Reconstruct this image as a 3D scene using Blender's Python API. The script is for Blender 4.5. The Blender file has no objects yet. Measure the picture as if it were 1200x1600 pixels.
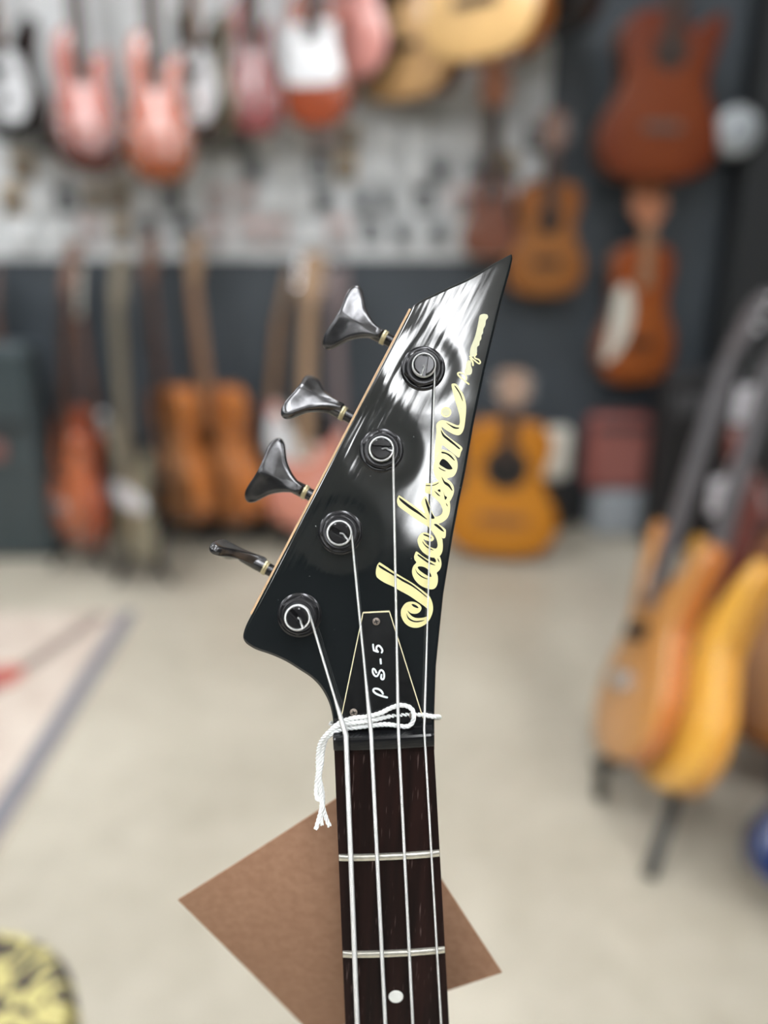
import bpy, math, random
from mathutils import Vector, Matrix
from mathutils.geometry import tessellate_polygon

random.seed(7)
SC = bpy.context.scene
COL = SC.collection

# ------------------------------------------------------------------ camera
F = 1202.0                      # focal length in pixels of the 1200x1600 frame
CAM_H = 1.15
PITCH = math.radians(20)
cam_d = bpy.data.cameras.new('camera')
cam = bpy.data.objects.new('camera', cam_d)
COL.objects.link(cam)
cam_d.sensor_fit = 'VERTICAL'
cam_d.sensor_height = 36.0
cam_d.sensor_width = 27.0
cam_d.lens = 36.0 * F / 1600.0
cam_d.clip_start = 0.01
cam_d.clip_end = 60
cam_d.dof.use_dof = True
cam_d.dof.focus_distance = 0.306
cam_d.dof.aperture_fstop = 2.3
cam.location = (0, 0, CAM_H)
cam.rotation_euler = (math.radians(90) - PITCH, 0, 0)
SC.camera = cam
CR = Matrix.Rotation(math.radians(90) - PITCH, 3, 'X')
CL = Vector((0, 0, CAM_H))

# ------------------------------------------------------------------ world, exposure
w = bpy.data.worlds.new('world')
SC.world = w
w.use_nodes = True
w.node_tree.nodes['Background'].inputs[0].default_value = (0.75, 0.8, 0.9, 1)
w.node_tree.nodes['Background'].inputs[1].default_value = 0.05
SC.view_settings.view_transform = 'Standard'
SC.view_settings.look = 'None'
SC.view_settings.gamma = 1.0
SC.view_settings.exposure = -0.28
SC.view_settings.use_curve_mapping = False
LAMP_STRENGTH = 26.0
SC.cycles.max_bounces = 7
SC.cycles.caustics_reflective = False
SC.cycles.caustics_refractive = False
LAMP_ROWS = [(-2.9, 0.18), (-1.3, 0.18), (0.300, 0.18), (1.9, 0.18)]
LAMP_Y = [(-5.6, -3.75, 0.0), (-3.42, -2.1, 0.0), (-1.3, 0.3, 0.16), (1.1, 2.3, 0.16)]
CEIL = 3.05

# ------------------------------------------------------------------ helpers
MATS = {}
def nodes(m):
    m.use_nodes = True
    return m.node_tree, m.node_tree.nodes['Principled BSDF']

def pm(name, col, rough=0.5, metal=0.0, var=0.0, scale=20.0, coat=0.0, stretch=None, col2=None, spec=0.5, bump=0.0, emit=None):
    if name in MATS: return MATS[name]
    m = bpy.data.materials.new(name); MATS[name] = m
    nt, b = nodes(m)
    b.inputs['Base Color'].default_value = (*col, 1)
    b.inputs['Roughness'].default_value = rough
    b.inputs['Metallic'].default_value = metal
    b.inputs['Specular IOR Level'].default_value = spec
    b.inputs['Coat Weight'].default_value = coat
    b.inputs['Coat Roughness'].default_value = 0.05
    if emit:
        b.inputs['Emission Color'].default_value = (*emit[0], 1)
        b.inputs['Emission Strength'].default_value = emit[1]
    if var > 0 or col2:
        tc = nt.nodes.new('ShaderNodeTexCoord')
        mp = nt.nodes.new('ShaderNodeMapping')
        nz = nt.nodes.new('ShaderNodeTexNoise')
        rp = nt.nodes.new('ShaderNodeValToRGB')
        nt.links.new(tc.outputs['Object'], mp.inputs[0])
        nt.links.new(mp.outputs[0], nz.inputs['Vector'])
        nt.links.new(nz.outputs['Fac'], rp.inputs[0])
        nt.links.new(rp.outputs[0], b.inputs['Base Color'])
        if stretch: mp.inputs['Scale'].default_value = stretch
        nz.inputs['Scale'].default_value = scale
        nz.inputs['Detail'].default_value = 5
        c2 = col2 or tuple(min(1, c * (1 + var)) for c in col)
        c1 = col if col2 else tuple(c * (1 - var) for c in col)
        rp.color_ramp.elements[0].color = (*c1, 1); rp.color_ramp.elements[0].position = 0.35
        rp.color_ramp.elements[1].color = (*c2, 1); rp.color_ramp.elements[1].position = 0.68
        if bump > 0:
            bp = nt.nodes.new('ShaderNodeBump'); bp.inputs['Strength'].default_value = 1
            bp.inputs['Distance'].default_value = bump
            nt.links.new(nz.outputs['Fac'], bp.inputs['Height'])
            nt.links.new(bp.outputs[0], b.inputs['Normal'])
    return m

def mesh(name, verts, faces, mat=None, parent=None, smooth=True, angle=40, uv=None):
    me = bpy.data.meshes.new(name)
    me.from_pydata([tuple(v) for v in verts], [], faces)
    me.update()
    if uv:
        l = me.uv_layers.new(name='UVMap')
        for lp in me.loops: l.data[lp.index].uv = uv[lp.vertex_index]
    if smooth:
        me.polygons.foreach_set('use_smooth', [True] * len(me.polygons))
        try: me.set_sharp_from_angle(angle=math.radians(angle))
        except Exception: pass
    o = bpy.data.objects.new(name, me)
    COL.objects.link(o)
    if mat: me.materials.append(mat)
    if parent: o.parent = parent
    return o

def empty(name, loc=(0, 0, 0), rot=(0, 0, 0)):
    o = bpy.data.objects.new(name, None); COL.objects.link(o)
    o.empty_display_size = 0.1
    o.location = loc; o.rotation_euler = rot
    return o

def tag(o, label=None, cat=None, group=None, kind=None):
    if label: o['label'] = label
    if cat: o['category'] = cat
    if group: o['group'] = group
    if kind: o['kind'] = kind
    return o

class MB:
    """collects geometry for one mesh"""
    def __init__(s): s.v = []; s.f = []; s.uv = []
    def add(s, vs, fs, uv=None):
        n = len(s.v); s.v += [Vector(v) for v in vs]
        s.f += [tuple(i + n for i in f) for f in fs]
        s.uv += uv if uv else [(0, 0)] * len(vs)
        return s
    def box(s, c, d, rz=0.0):
        cx, cy, cz = c; dx, dy, dz = (k / 2 for k in d)
        R = Matrix.Rotation(rz, 3, 'Z')
        vs = [Vector(c) + R @ Vector((i * dx, j * dy, k * dz)) for i in (-1, 1) for j in (-1, 1) for k in (-1, 1)]
        return s.add(vs, [(0, 1, 3, 2), (4, 6, 7, 5), (0, 4, 5, 1), (2, 3, 7, 6), (0, 2, 6, 4), (1, 5, 7, 3)])
    def bbox(s, c, d, b=0.01):
        """box with bevelled edges (chamfer rings)"""
        cx, cy, cz = c; dx, dy, dz = (k / 2 for k in d)
        b = min(b, dx * .9, dy * .9, dz * .9)
        def ring(x, y, z, bb):
            return [(cx - x + bb, cy - y, z), (cx + x - bb, cy - y, z), (cx + x, cy - y + bb, z), (cx + x, cy + y - bb, z),
                    (cx + x - bb, cy + y, z), (cx - x + bb, cy + y, z), (cx - x, cy + y - bb, z), (cx - x, cy - y + bb, z)]
        rs = [ring(dx - b, dy - b, cz - dz, b * .5), ring(dx, dy, cz - dz + b, b), ring(dx, dy, cz + dz - b, b), ring(dx - b, dy - b, cz + dz, b * .5)]
        vs = [p for r in rs for p in r]
        fs = [tuple(range(7, -1, -1)), tuple(range(24, 32))]
        for k in range(3):
            for i in range(8):
                j = (i + 1) % 8
                fs.append((k * 8 + i, k * 8 + j, k * 8 + 8 + j, k * 8 + 8 + i))
        return s.add(vs, fs)
    def tube(s, pts, r, n=10, cap=True, closed=False):
        pts = [Vector(p) for p in pts]
        N = len(pts)
        rr = r if isinstance(r, (list, tuple)) else [r] * N
        tang = []
        for i in range(N):
            a = pts[max(i - 1, 0)]; b = pts[min(i + 1, N - 1)]
            t = (b - a); tang.append(t.normalized() if t.length > 1e-12 else Vector((0, 0, 1)))
        up = Vector((0, 0, 1)) if abs(tang[0].z) < 0.9 else Vector((1, 0, 0))
        nx = (up - tang[0] * up.dot(tang[0])).normalized()
        vs = []; uv = []; L = 0.0
        for i in range(N):
            if i: 
                L += (pts[i] - pts[i - 1]).length
                nx = nx - tang[i] * nx.dot(tang[i])
                nx = nx.normalized() if nx.length > 1e-9 else tang[i].orthogonal().normalized()
            ny = tang[i].cross(nx)
            for k in range(n):
                a = 2 * math.pi * k / n
                vs.append(pts[i] + (nx * math.cos(a) + ny * math.sin(a)) * rr[i]); uv.append((k / n, L))
        fs = []
        for i in range(N - 1):
            for k in range(n):
                j = (k + 1) % n
                fs.append((i * n + k, i * n + j, (i + 1) * n + j, (i + 1) * n + k))
        if cap:
            fs.append(tuple(range(n - 1, -1, -1))); fs.append(tuple((N - 1) * n + k for k in range(n)))
        return s.add(vs, fs, uv)
    def lathe(s, o, ax, prof, n=32, cap=True):
        """prof: list of (height along ax, radius)"""
        ax = Vector(ax).normalized(); nx = ax.orthogonal().normalized(); ny = ax.cross(nx); o = Vector(o)
        vs = []; 
        for h, r in prof:
            for k in range(n):
                a = 2 * math.pi * k / n
                vs.append(o + ax * h + (nx * math.cos(a) + ny * math.sin(a)) * r)
        fs = []
        for i in range(len(prof) - 1):
            for k in range(n):
                j = (k + 1) % n
                fs.append((i * n + k, i * n + j, (i + 1) * n + j, (i + 1) * n + k))
        if cap:
            fs.append(tuple(range(n - 1, -1, -1))); fs.append(tuple((len(prof) - 1) * n + k for k in range(n)))
        return s.add(vs, fs)
    def fill(s, poly3):
        """flat filled polygon"""
        tri = tessellate_polygon([[Vector(p) for p in poly3]])
        fs = []
        n = Vector((0, 0, 0))
        for a, b, c in tri:
            A, B, C = (Vector(poly3[i]) for i in (a, b, c))
            if (B - A).cross(C - A).z < 0: a, c = c, a
            fs.append((a, b, c))
        return s.add(poly3, fs)
    def build(s, name, mat=None, parent=None, smooth=True, angle=40, uv=False):
        return mesh(name, s.v, s.f, mat, parent, smooth, angle, s.uv if uv else None)

def spline(pts, sub=8, closed=False):
    P = [Vector(p) for p in pts]; out = []; N = len(P)
    rng = range(N if closed else N - 1)
    for i in rng:
        if closed: p0, p1, p2, p3 = P[(i - 1) % N], P[i], P[(i + 1) % N], P[(i + 2) % N]
        else: p0, p1, p2, p3 = P[max(i - 1, 0)], P[i], P[i + 1], P[min(i + 2, N - 1)]
        for k in range(sub):
            t = k / sub
            out.append(0.5 * ((2 * p1) + (p2 - p0) * t + (2 * p0 - 5 * p1 + 4 * p2 - p3) * t * t + (3 * p1 - p0 - 3 * p2 + p3) * t ** 3))
    if not closed: out.append(P[-1])
    return out

def W(px, py, Y):
    """world point on the plane Y seen at a pixel"""
    d = CR @ Vector(((px - 600) / F, -(py - 800) / F, -1))
    return CL + d * (Y / d.y)
def WF(px, py, z=0.0):
    """world point at height z seen at a pixel"""
    d = CR @ Vector(((px - 600) / F, -(py - 800) / F, -1))
    return CL + d * ((z - CAM_H) / d.z)

# ------------------------------------------------------------------ room
def floor_mat():
    m = bpy.data.materials.new('polished_concrete'); nt, b = nodes(m)
    tc = nt.nodes.new('ShaderNodeTexCoord')
    n1 = nt.nodes.new('ShaderNodeTexNoise'); n1.inputs['Scale'].default_value = 1.6; n1.inputs['Detail'].default_value = 4
    n2 = nt.nodes.new('ShaderNodeTexNoise'); n2.inputs['Scale'].default_value = 14; n2.inputs['Detail'].default_value = 6
    mx = nt.nodes.new('ShaderNodeMath'); mx.operation = 'MULTIPLY_ADD'; mx.inputs[1].default_value = 0.35
    rp = nt.nodes.new('ShaderNodeValToRGB')
    rp.color_ramp.elements[0].position = 0.45; rp.color_ramp.elements[0].color = (0.345, 0.315, 0.25, 1)
    rp.color_ramp.elements[1].position = 0.85; rp.color_ramp.elements[1].color = (0.50, 0.465, 0.385, 1)
    nt.links.new(tc.outputs['Object'], n1.inputs['Vector']); nt.links.new(tc.outputs['Object'], n2.inputs['Vector'])
    nt.links.new(n2.outputs['Fac'], mx.inputs[0]); nt.links.new(n1.outputs['Fac'], mx.inputs[2])
    nt.links.new(mx.outputs[0], rp.inputs[0]); nt.links.new(rp.outputs[0], b.inputs['Base Color'])
    b.inputs['Roughness'].default_value = 0.32
    return m
X0, X1, Y0, Y1 = -4.2, 4.2, -6.4, 3.02
def slab(name, c, d, mat):
    return tag(MB().box(c, d).build(name, mat, smooth=False), kind='structure')
M_slate = pm('slate_paint', (0.046, 0.057, 0.069), 0.55, var=0.12, scale=3)
M_white = pm('pale_slatwall', (0.56, 0.58, 0.59), 0.5, var=0.08, scale=5)
M_dark = pm('charcoal_paint', (0.030, 0.032, 0.035), 0.7, var=0.1, scale=4)
slab('floor', ((X0 + X1) / 2, (Y0 + Y1) / 2, -0.05), (X1 - X0, Y1 - Y0, 0.1), floor_mat())
slab('ceiling', ((X0 + X1) / 2, (Y0 + Y1) / 2, CEIL + 0.05), (X1 - X0, Y1 - Y0, 0.1), pm('ceiling_white', (0.78, 0.78, 0.78), 0.8, var=0.1, scale=2))
slab('wall_back', ((X0 + X1) / 2, Y1 + 0.05, CEIL / 2), (X1 - X0, 0.1, CEIL), M_slate)
slab('wall_left', (X0 - 0.05, (Y0 + Y1) / 2, CEIL / 2), (0.1, Y1 - Y0, CEIL), M_slate)
slab('wall_right', (X1 + 0.05, (Y0 + Y1) / 2, CEIL / 2), (0.1, Y1 - Y0, CEIL), M_slate)
slab('wall_front', ((X0 + X1) / 2, Y0 - 0.05, CEIL / 2), (X1 - X0, 0.1, CEIL), M_dark)
slab('baseboard_back', ((X0 + X1) / 2, Y1 - 0.008, 0.06), (X1 - X0, 0.016, 0.12), M_dark)
# dark column at the right of the back wall
cx = W(1165, 300, 2.9).x
slab('trim_1', (cx + 0.35, Y1 - 0.07, CEIL / 2), (0.74, 0.14, CEIL), pm('black_panel', (0.014, 0.016, 0.018), 0.55))

# ceiling lamps
M_house = pm('lamp_housing', (0.6, 0.6, 0.6), 0.5)
M_glow = pm('lamp_diffuser', (0.9, 0.9, 0.9), 0.5, emit=((0.97, 0.985, 1.0), LAMP_STRENGTH))
rown = ['above the far left wall', 'left of the centre row', 'over the bass', 'right of the centre row']
yn = ['at the front end', 'behind the viewer', 'overhead', 'nearest the guitar wall']
for (lx, lw0), rn in zip(LAMP_ROWS, rown):
    for (ya, yb, lex), en in zip(LAMP_Y, yn):
        lw = lw0 + lex
        if lx > 1 and ya > 1: continue      # no fitting over the rack corner
        t = empty('ceiling_lamp', (lx, (ya + yb) / 2, CEIL))
        tag(t, 'white linear ceiling lamp %s %s' % (rn, en), 'ceiling lamp', 'linear ceiling lamps')
        MB().bbox((0, 0, -0.03), (lw + 0.03, yb - ya + 0.03, 0.06), 0.01).build('housing', M_house, t)
        MB().bbox((0, 0, -0.068), (lw, yb - ya, 0.02), 0.004).build('diffuser', M_glow, t)

# ================================================================== THE BASS
D = 0.305                       # camera distance of the headstock face
NUTC = Vector((0, -(1167 - 800) / F * 0.301, -0.301))
def C(px, py, z=0.0):
    """pixel on the headstock plane (z metres above it) -> bass coordinates"""
    q = D - z
    return Vector(((px - 600) * q / F, -(py - 800) * q / F, -q)) - NUTC
bass = empty('electric_bass')
bass.matrix_world = Matrix.Translation(CL + CR @ NUTC) @ CR.to_4x4()
tag(bass, 'black four-string bass guitar with pointed headstock, focus of the photo', 'bass guitar')

TUN = [(661, 576), (596, 704), (532, 832), (468, 961)]   # washer centres
EDGE = Vector((-249, -477, 0)).normalized()               # left edge direction (bass axes), downwards
OUT = Vector((-0.887, 0.463, 0))

def head_mat(name, col, rough, spec=0.85):
    m = bpy.data.materials.new(name); nt, b = nodes(m); N = nt.nodes; L = nt.links
    b.inputs['Base Color'].default_value = (*col, 1)
    b.inputs['Roughness'].default_value = rough
    b.inputs['Specular IOR Level'].default_value = spec
    tc = N.new('ShaderNodeTexCoord')
    acc = None
    def addh(sock, k):
        nonlocal acc
        a = N.new('ShaderNodeMath'); a.operation = 'MULTIPLY_ADD'; a.inputs[1].default_value = k
        L.new(sock, a.inputs[0])
        if acc is not None: L.new(acc, a.inputs[2])
        else: a.inputs[2].default_value = 0
        acc = a.outputs[0]
    for (tx, ty) in TUN:                      # lacquer sunk around the bushings
        dn = N.new('ShaderNodeVectorMath'); dn.operation = 'DISTANCE'
        L.new(tc.outputs['Object'], dn.inputs[0]); dn.inputs[1].default_value = C(tx, ty)
        mr = N.new('ShaderNodeMapRange'); mr.interpolation_type = 'SMOOTHERSTEP'
        mr.inputs[1].default_value = 0.0075; mr.inputs[2].default_value = 0.019
        L.new(dn.outputs['Value'], mr.inputs[0]); addh(mr.outputs[0], 0.00022)
    mp = N.new('ShaderNodeMapping')           # grain sunk along the long edge
    mp.vector_type = 'TEXTURE'
    mp.inputs['Rotation'].default_value = (0, 0, math.atan2(EDGE.y, EDGE.x))
    mp.inputs['Scale'].default_value = (1.0, 0.10, 1.0)
    L.new(tc.outputs['Object'], mp.inputs[0])
    n1 = N.new('ShaderNodeTexNoise'); n1.inputs['Scale'].default_value = 32; n1.inputs['Detail'].default_value = 1.2; n1.inputs['Distortion'].default_value = 0.2
    L.new(mp.outputs[0], n1.inputs['Vector'])
    # the grain shows most along the long edge
    dt = N.new('ShaderNodeVectorMath'); dt.operation = 'DOT_PRODUCT'; L.new(tc.outputs['Object'], dt.inputs[0]); dt.inputs[1].default_value = OUT
    e0 = C(560, 640).dot(OUT)
    gm = N.new('ShaderNodeMapRange'); gm.interpolation_type = 'SMOOTHSTEP'; gm.inputs[1].default_value = e0 - 0.030; gm.inputs[2].default_value = e0; gm.inputs[3].default_value = 0.05; gm.inputs[4].default_value = 1.0
    L.new(dt.outputs['Value'], gm.inputs[0])
    sb = N.new('ShaderNodeMath'); sb.operation = 'SUBTRACT'; sb.inputs[1].default_value = 0.5; L.new(n1.outputs['Fac'], sb.inputs[0])
    ml = N.new('ShaderNodeMath'); ml.operation = 'MULTIPLY'; L.new(sb.outputs[0], ml.inputs[0]); L.new(gm.outputs[0], ml.inputs[1])
    addh(ml.outputs[0], 0.00010)
    # dust specks
    vo = N.new('ShaderNodeTexNoise'); vo.inputs['Scale'].default_value = 900; vo.inputs['Detail'].default_value = 1; L.new(tc.outputs['Object'], vo.inputs['Vector'])
    vr = N.new('ShaderNodeMapRange'); vr.inputs[1].default_value = 0.80; vr.inputs[2].default_value = 0.86; L.new(vo.outputs['Fac'], vr.inputs[0])
    mx = N.new('ShaderNodeMixRGB'); mx.inputs[1].default_value = (*col, 1); mx.inputs[2].default_value = (0.35, 0.37, 0.38, 1); L.new(vr.outputs[0], mx.inputs[0]); L.new(mx.outputs[0], b.inputs['Base Color'])
    n2 = N.new('ShaderNodeTexNoise'); n2.inputs['Scale'].default_value = 34; n2.inputs['Detail'].default_value = 2
    L.new(tc.outputs['Object'], n2.inputs['Vector']); addh(n2.outputs['Fac'], 0.00014)
    bp = N.new('ShaderNodeBump'); bp.inputs['Distance'].default_value = 1.0; bp.inputs['Strength'].default_value = 1.0
    L.new(acc, bp.inputs['Height']); L.new(bp.outputs[0], b.inputs['Normal'])
    return m
M_head = head_mat('black_lacquer', (0.009, 0.0112, 0.0122), 0.06)
M_cream = head_mat('cream_decal', (0.74, 0.69, 0.35), 0.2, 0.35)
M_pale = head_mat('faded_decal', (0.56, 0.56, 0.38), 0.25, 0.35)
M_blk = pm('black_plastic', (0.010, 0.0105, 0.011), 0.28, var=0.2, scale=80)
M_bmetal = pm('black_nickel', (0.042, 0.042, 0.045), 0.20, metal=0.7, var=0.25, scale=120)
M_post = pm('post_black', (0.03, 0.03, 0.032), 0.14, metal=0.6)
M_key = pm('worn_black_nickel', (0.085, 0.085, 0.089), 0.24, metal=0.85, var=0.35, scale=160)
M_brass = pm('worn_brass', (0.52, 0.47, 0.30), 0.35, metal=0.6, var=0.2, scale=200)
M_maple = pm('maple', (0.50, 0.33, 0.19), 0.45, var=0.15, scale=40, stretch=(1, 0.2, 1))
M_steel = pm('steel', (0.82, 0.84, 0.86), 0.30, metal=0.85)
def wound_mat():
    m = bpy.data.materials.new('wound_steel'); nt, b = nodes(m); N = nt.nodes; L = nt.links
    b.inputs['Metallic'].default_value = 0.8; b.inputs['Roughness'].default_value = 0.35
    uv = N.new('ShaderNodeUVMap'); sp = N.new('ShaderNodeSeparateXYZ'); L.new(uv.outputs[0], sp.inputs[0])
    mu = N.new('ShaderNodeMath'); mu.operation = 'MULTIPLY'; mu.inputs[1].default_value = 2 * math.pi / 0.00042; L.new(sp.outputs[1], mu.inputs[0])
    sn = N.new('ShaderNodeMath'); sn.operation = 'SINE'; L.new(mu.outputs[0], sn.inputs[0])
    mr = N.new('ShaderNodeMapRange'); mr.inputs[1].default_value = -1; mr.inputs[2].default_value = 0.2; L.new(sn.outputs[0], mr.inputs[0])
    rp = N.new('ShaderNodeValToRGB'); rp.color_ramp.elements[0].color = (0.55, 0.56, 0.57, 1); rp.color_ramp.elements[1].color = (0.95, 0.97, 0.98, 1)
    L.new(mr.outputs[0], rp.inputs[0]); L.new(rp.outputs[0], b.inputs['Base Color'])
    bp = N.new('ShaderNodeBump'); bp.inputs['Distance'].default_value = 0.00006; L.new(sn.outputs[0], bp.inputs['Height']); L.new(bp.outputs[0], b.inputs['Normal'])
    return m
M_wound = wound_mat()

# ---- headstock
LEFT = [(646, 477), (642, 483), (620, 525), (560, 640), (478, 797), (393, 960)]
OUTL = ([(800.5, 399), (799, 396.5), (795, 398.5)] + [(v.x, v.y) for v in spline([(795, 398.5, 0), (770, 412, 0), (735, 433, 0), (700, 449, 0), (677, 460, 0), (658, 469, 0), (646, 477, 0)], 4)][1:]
        + LEFT[1:] + [(v.x, v.y) for v in spline([(393, 960, 0), (384, 978, 0), (379.5, 994, 0), (383, 1004, 0), (392, 1011, 0), (403, 1016.5, 0), (425, 1024, 0), (447, 1034, 0), (468, 1047, 0), (486, 1059, 0), (499, 1072, 0), (508, 1086, 0), (515, 1102, 0), (519.5, 1122, 0), (521, 1147, 0)], 4)][1:]
        + [(521, 1172), (679, 1172), (679, 1147), (679, 1114), (680, 1082), (681.5, 1040), (686.5, 990), (693, 928), (702, 872), (708, 835), (718, 781), (728, 733), (740, 663), (751, 610), (758, 577), (770, 527), (784, 470), (797, 423), (801, 404)])
def inset(poly, d):
    n = len(poly); out = []
    for i in range(n):
        p, a, b = poly[i], poly[i - 1], poly[(i + 1) % n]
        e1 = (p - a); e2 = (b - p)
        n1 = Vector((-e1.y, e1.x)).normalized(); n2 = Vector((-e2.y, e2.x)).normalized()
        nn = n1 + n2
        nn = nn / max(0.35, nn.dot(nn) / 2)
        out.append(p + nn * d)
    return out
o2 = [C(x, y, -0.0006).xy for x, y in OUTL]
area = sum(o2[i - 1].x * o2[i].y - o2[i].x * o2[i - 1].y for i in range(len(o2)))
if area < 0: o2 = o2[::-1]
ZF = C(600, 800).z
BV = 0.0011
def ring(d, z): return [Vector((p.x, p.y, ZF + z)) for p in (inset(o2, d) if d else o2)]
hb = MB()
hb.fill(ring(BV, 0))
rs = [ring(BV, 0), ring(BV * .45, -BV * .15), ring(BV * .12, -BV * .5), ring(0, -BV), ring(0, -0.0145)]
n = len(o2)
vs = [p for r in rs for p in r]; fs = []
for k in range(len(rs) - 1):
    for i in range(n):
        j = (i + 1) % n
        fs.append((k * n + i, (k + 1) * n + i, (k + 1) * n + j, k * n + j))
hb.add(vs, fs)
b0 = len(hb.v)
back = ring(0, -0.0145)
tri = tessellate_polygon([back])
hb.add(back, [(a, b, c) if (back[b] - back[a]).cross(back[c] - back[a]).z < 0 else (c, b, a) for a, b, c in tri])
head = hb.build('headstock', M_head, bass, True, 50)

# maple line along the long edge
lp = [C(x, y, -0.0008) for x, y in LEFT[1:]]
e = MB()
prof = [(-0.0004, -0.0006), (0.0005, -0.0008), (0.0008, -0.0014), (0.0008, -0.010), (-0.0004, -0.010)]
vs = [p + OUT * a + Vector((0, 0, ZF + zz - p.z)) for p in lp for a, zz in prof]
fs = []
for i in range(len(lp) - 1):
    for k in range(5):
        j = (k + 1) % 5
        fs.append((i * 5 + k, i * 5 + j, (i + 1) * 5 + j, (i + 1) * 5 + k))
fs += [tuple(range(4, -1, -1)), tuple((len(lp) - 1) * 5 + k for k in range(5))]
tag(e.add(vs, fs).build('maple_edge', M_maple, bass, True, 30), 'bare maple line on the long edge')

# ---- decals
def poly_px(pts, ox, oy, s, z):
    return [C(ox + x / s, oy + y / s, z) for x, y in pts]
def smooth2(pts, sub=4):
    return [(v.x, v.y) for v in spline([(x, y, 0) for x, y in pts], sub, True)]
R1 = (590, 860, 10.0); R2 = (610, 740, 10.0); R3 = (640, 590, 10.0)
J = [(591.7,880),(595,879.6),(615,893),(622,897.5),(646,912),(666,927),(671,931.5),(675,940),(676.7,950),(675,960),(670,970),(664,976),(656,980),(648,981),(640,979),(633,974),(628,966),(626.2,958),(627.5,951),(632,944),(638,940.5),(646,940.2),(653,943),(657.5,947),(658.5,951),(656,956),(651,958.8),(646,959),(641,957.5),(637,954),(639,958),(644,963),(650,965.5),(658,965.5),(666,963.5),(669,960),(668,953),(664,948),(650,938),(638,930),(624,922.5),(616,917.5),(600,910),(590,903),(587.5,898),(587.2,893),(588.7,885)]
cream = [
 (J, (0, 0, 1.0)),
 ([(585,50),(600,20),(630,28),(700,85),(790,140),(900,188),(910,150),(890,110),(960,90),(985,130),(998,200),(990,260),(965,310),(925,350),(940,400),(942,480),(925,550),(890,595),(840,610),(790,600),(700,565),(630,515),(570,440),(540,360),(542,290),(565,235),(605,190),(580,150),(570,100)], R1),
 ([(425,1060),(430,1015),(450,970),(490,930),(540,920),(600,935),(650,965),(680,1005),(672,1040),(635,1060),(595,1055),(550,1040),(515,1022),(540,1065),(590,1120),(650,1158),(700,1172),(725,1160),(738,1120),(728,1050),(695,970),(640,890),(600,840),(700,800),(800,1000),(815,1060),(820,1140),(810,1220),(770,1290),(720,1310),(640,1310),(570,1275),(500,1220),(450,1145)], R2),
 ([(125,350),(150,348),(300,450),(545,630),(640,710),(750,785),(850,860),(868,900),(860,990),(830,1013),(790,990),(700,900),(590,830),(450,745),(300,640),(150,530),(112,480),(103,410)], R2),
 ([(545,630),(515,545),(482,470),(485,430),(540,352),(570,370),(605,480),(650,590),(690,665),(740,668),(790,640),(815,590),(805,530),(770,460),(700,390),(640,325),(700,300),(800,330),(900,420),(925,440),(935,520),(922,620),(885,700),(820,755),(760,780),(690,800),(620,760)], R2),
 ([(558,148),(620,152),(690,138),(748,108),(720,40),(700,-20),(830,-20),(870,70),(920,110),(965,155),(990,215),(992,290),(965,370),(915,445),(850,430),(760,430),(640,330),(545,295),(545,200)], R2),
 ([(490,1125),(560,1135),(640,1165),(700,1215),(740,1290),(750,1380),(728,1480),(680,1545),(600,1570),(560,1600),(440,1600),(400,1540),(370,1440),(375,1360),(400,1280),(445,1190)], R3),
 ([(415,760),(430,710),(470,675),(520,665),(590,680),(680,720),(760,745),(785,700),(780,600),(750,480),(700,320),(670,200),(655,110),(690,92),(740,110),(800,190),(850,290),(880,420),(880,560),(865,700),(850,790),(820,860),(770,900),(700,890),(620,850),(540,800),(500,770),(520,830),(580,900),(680,980),(820,1090),(800,1170),(770,1250),(700,1200),(600,1120),(510,1055),(495,1120),(430,1200),(390,1280),(395,1100),(410,950),(420,850)], R3),
]
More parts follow.
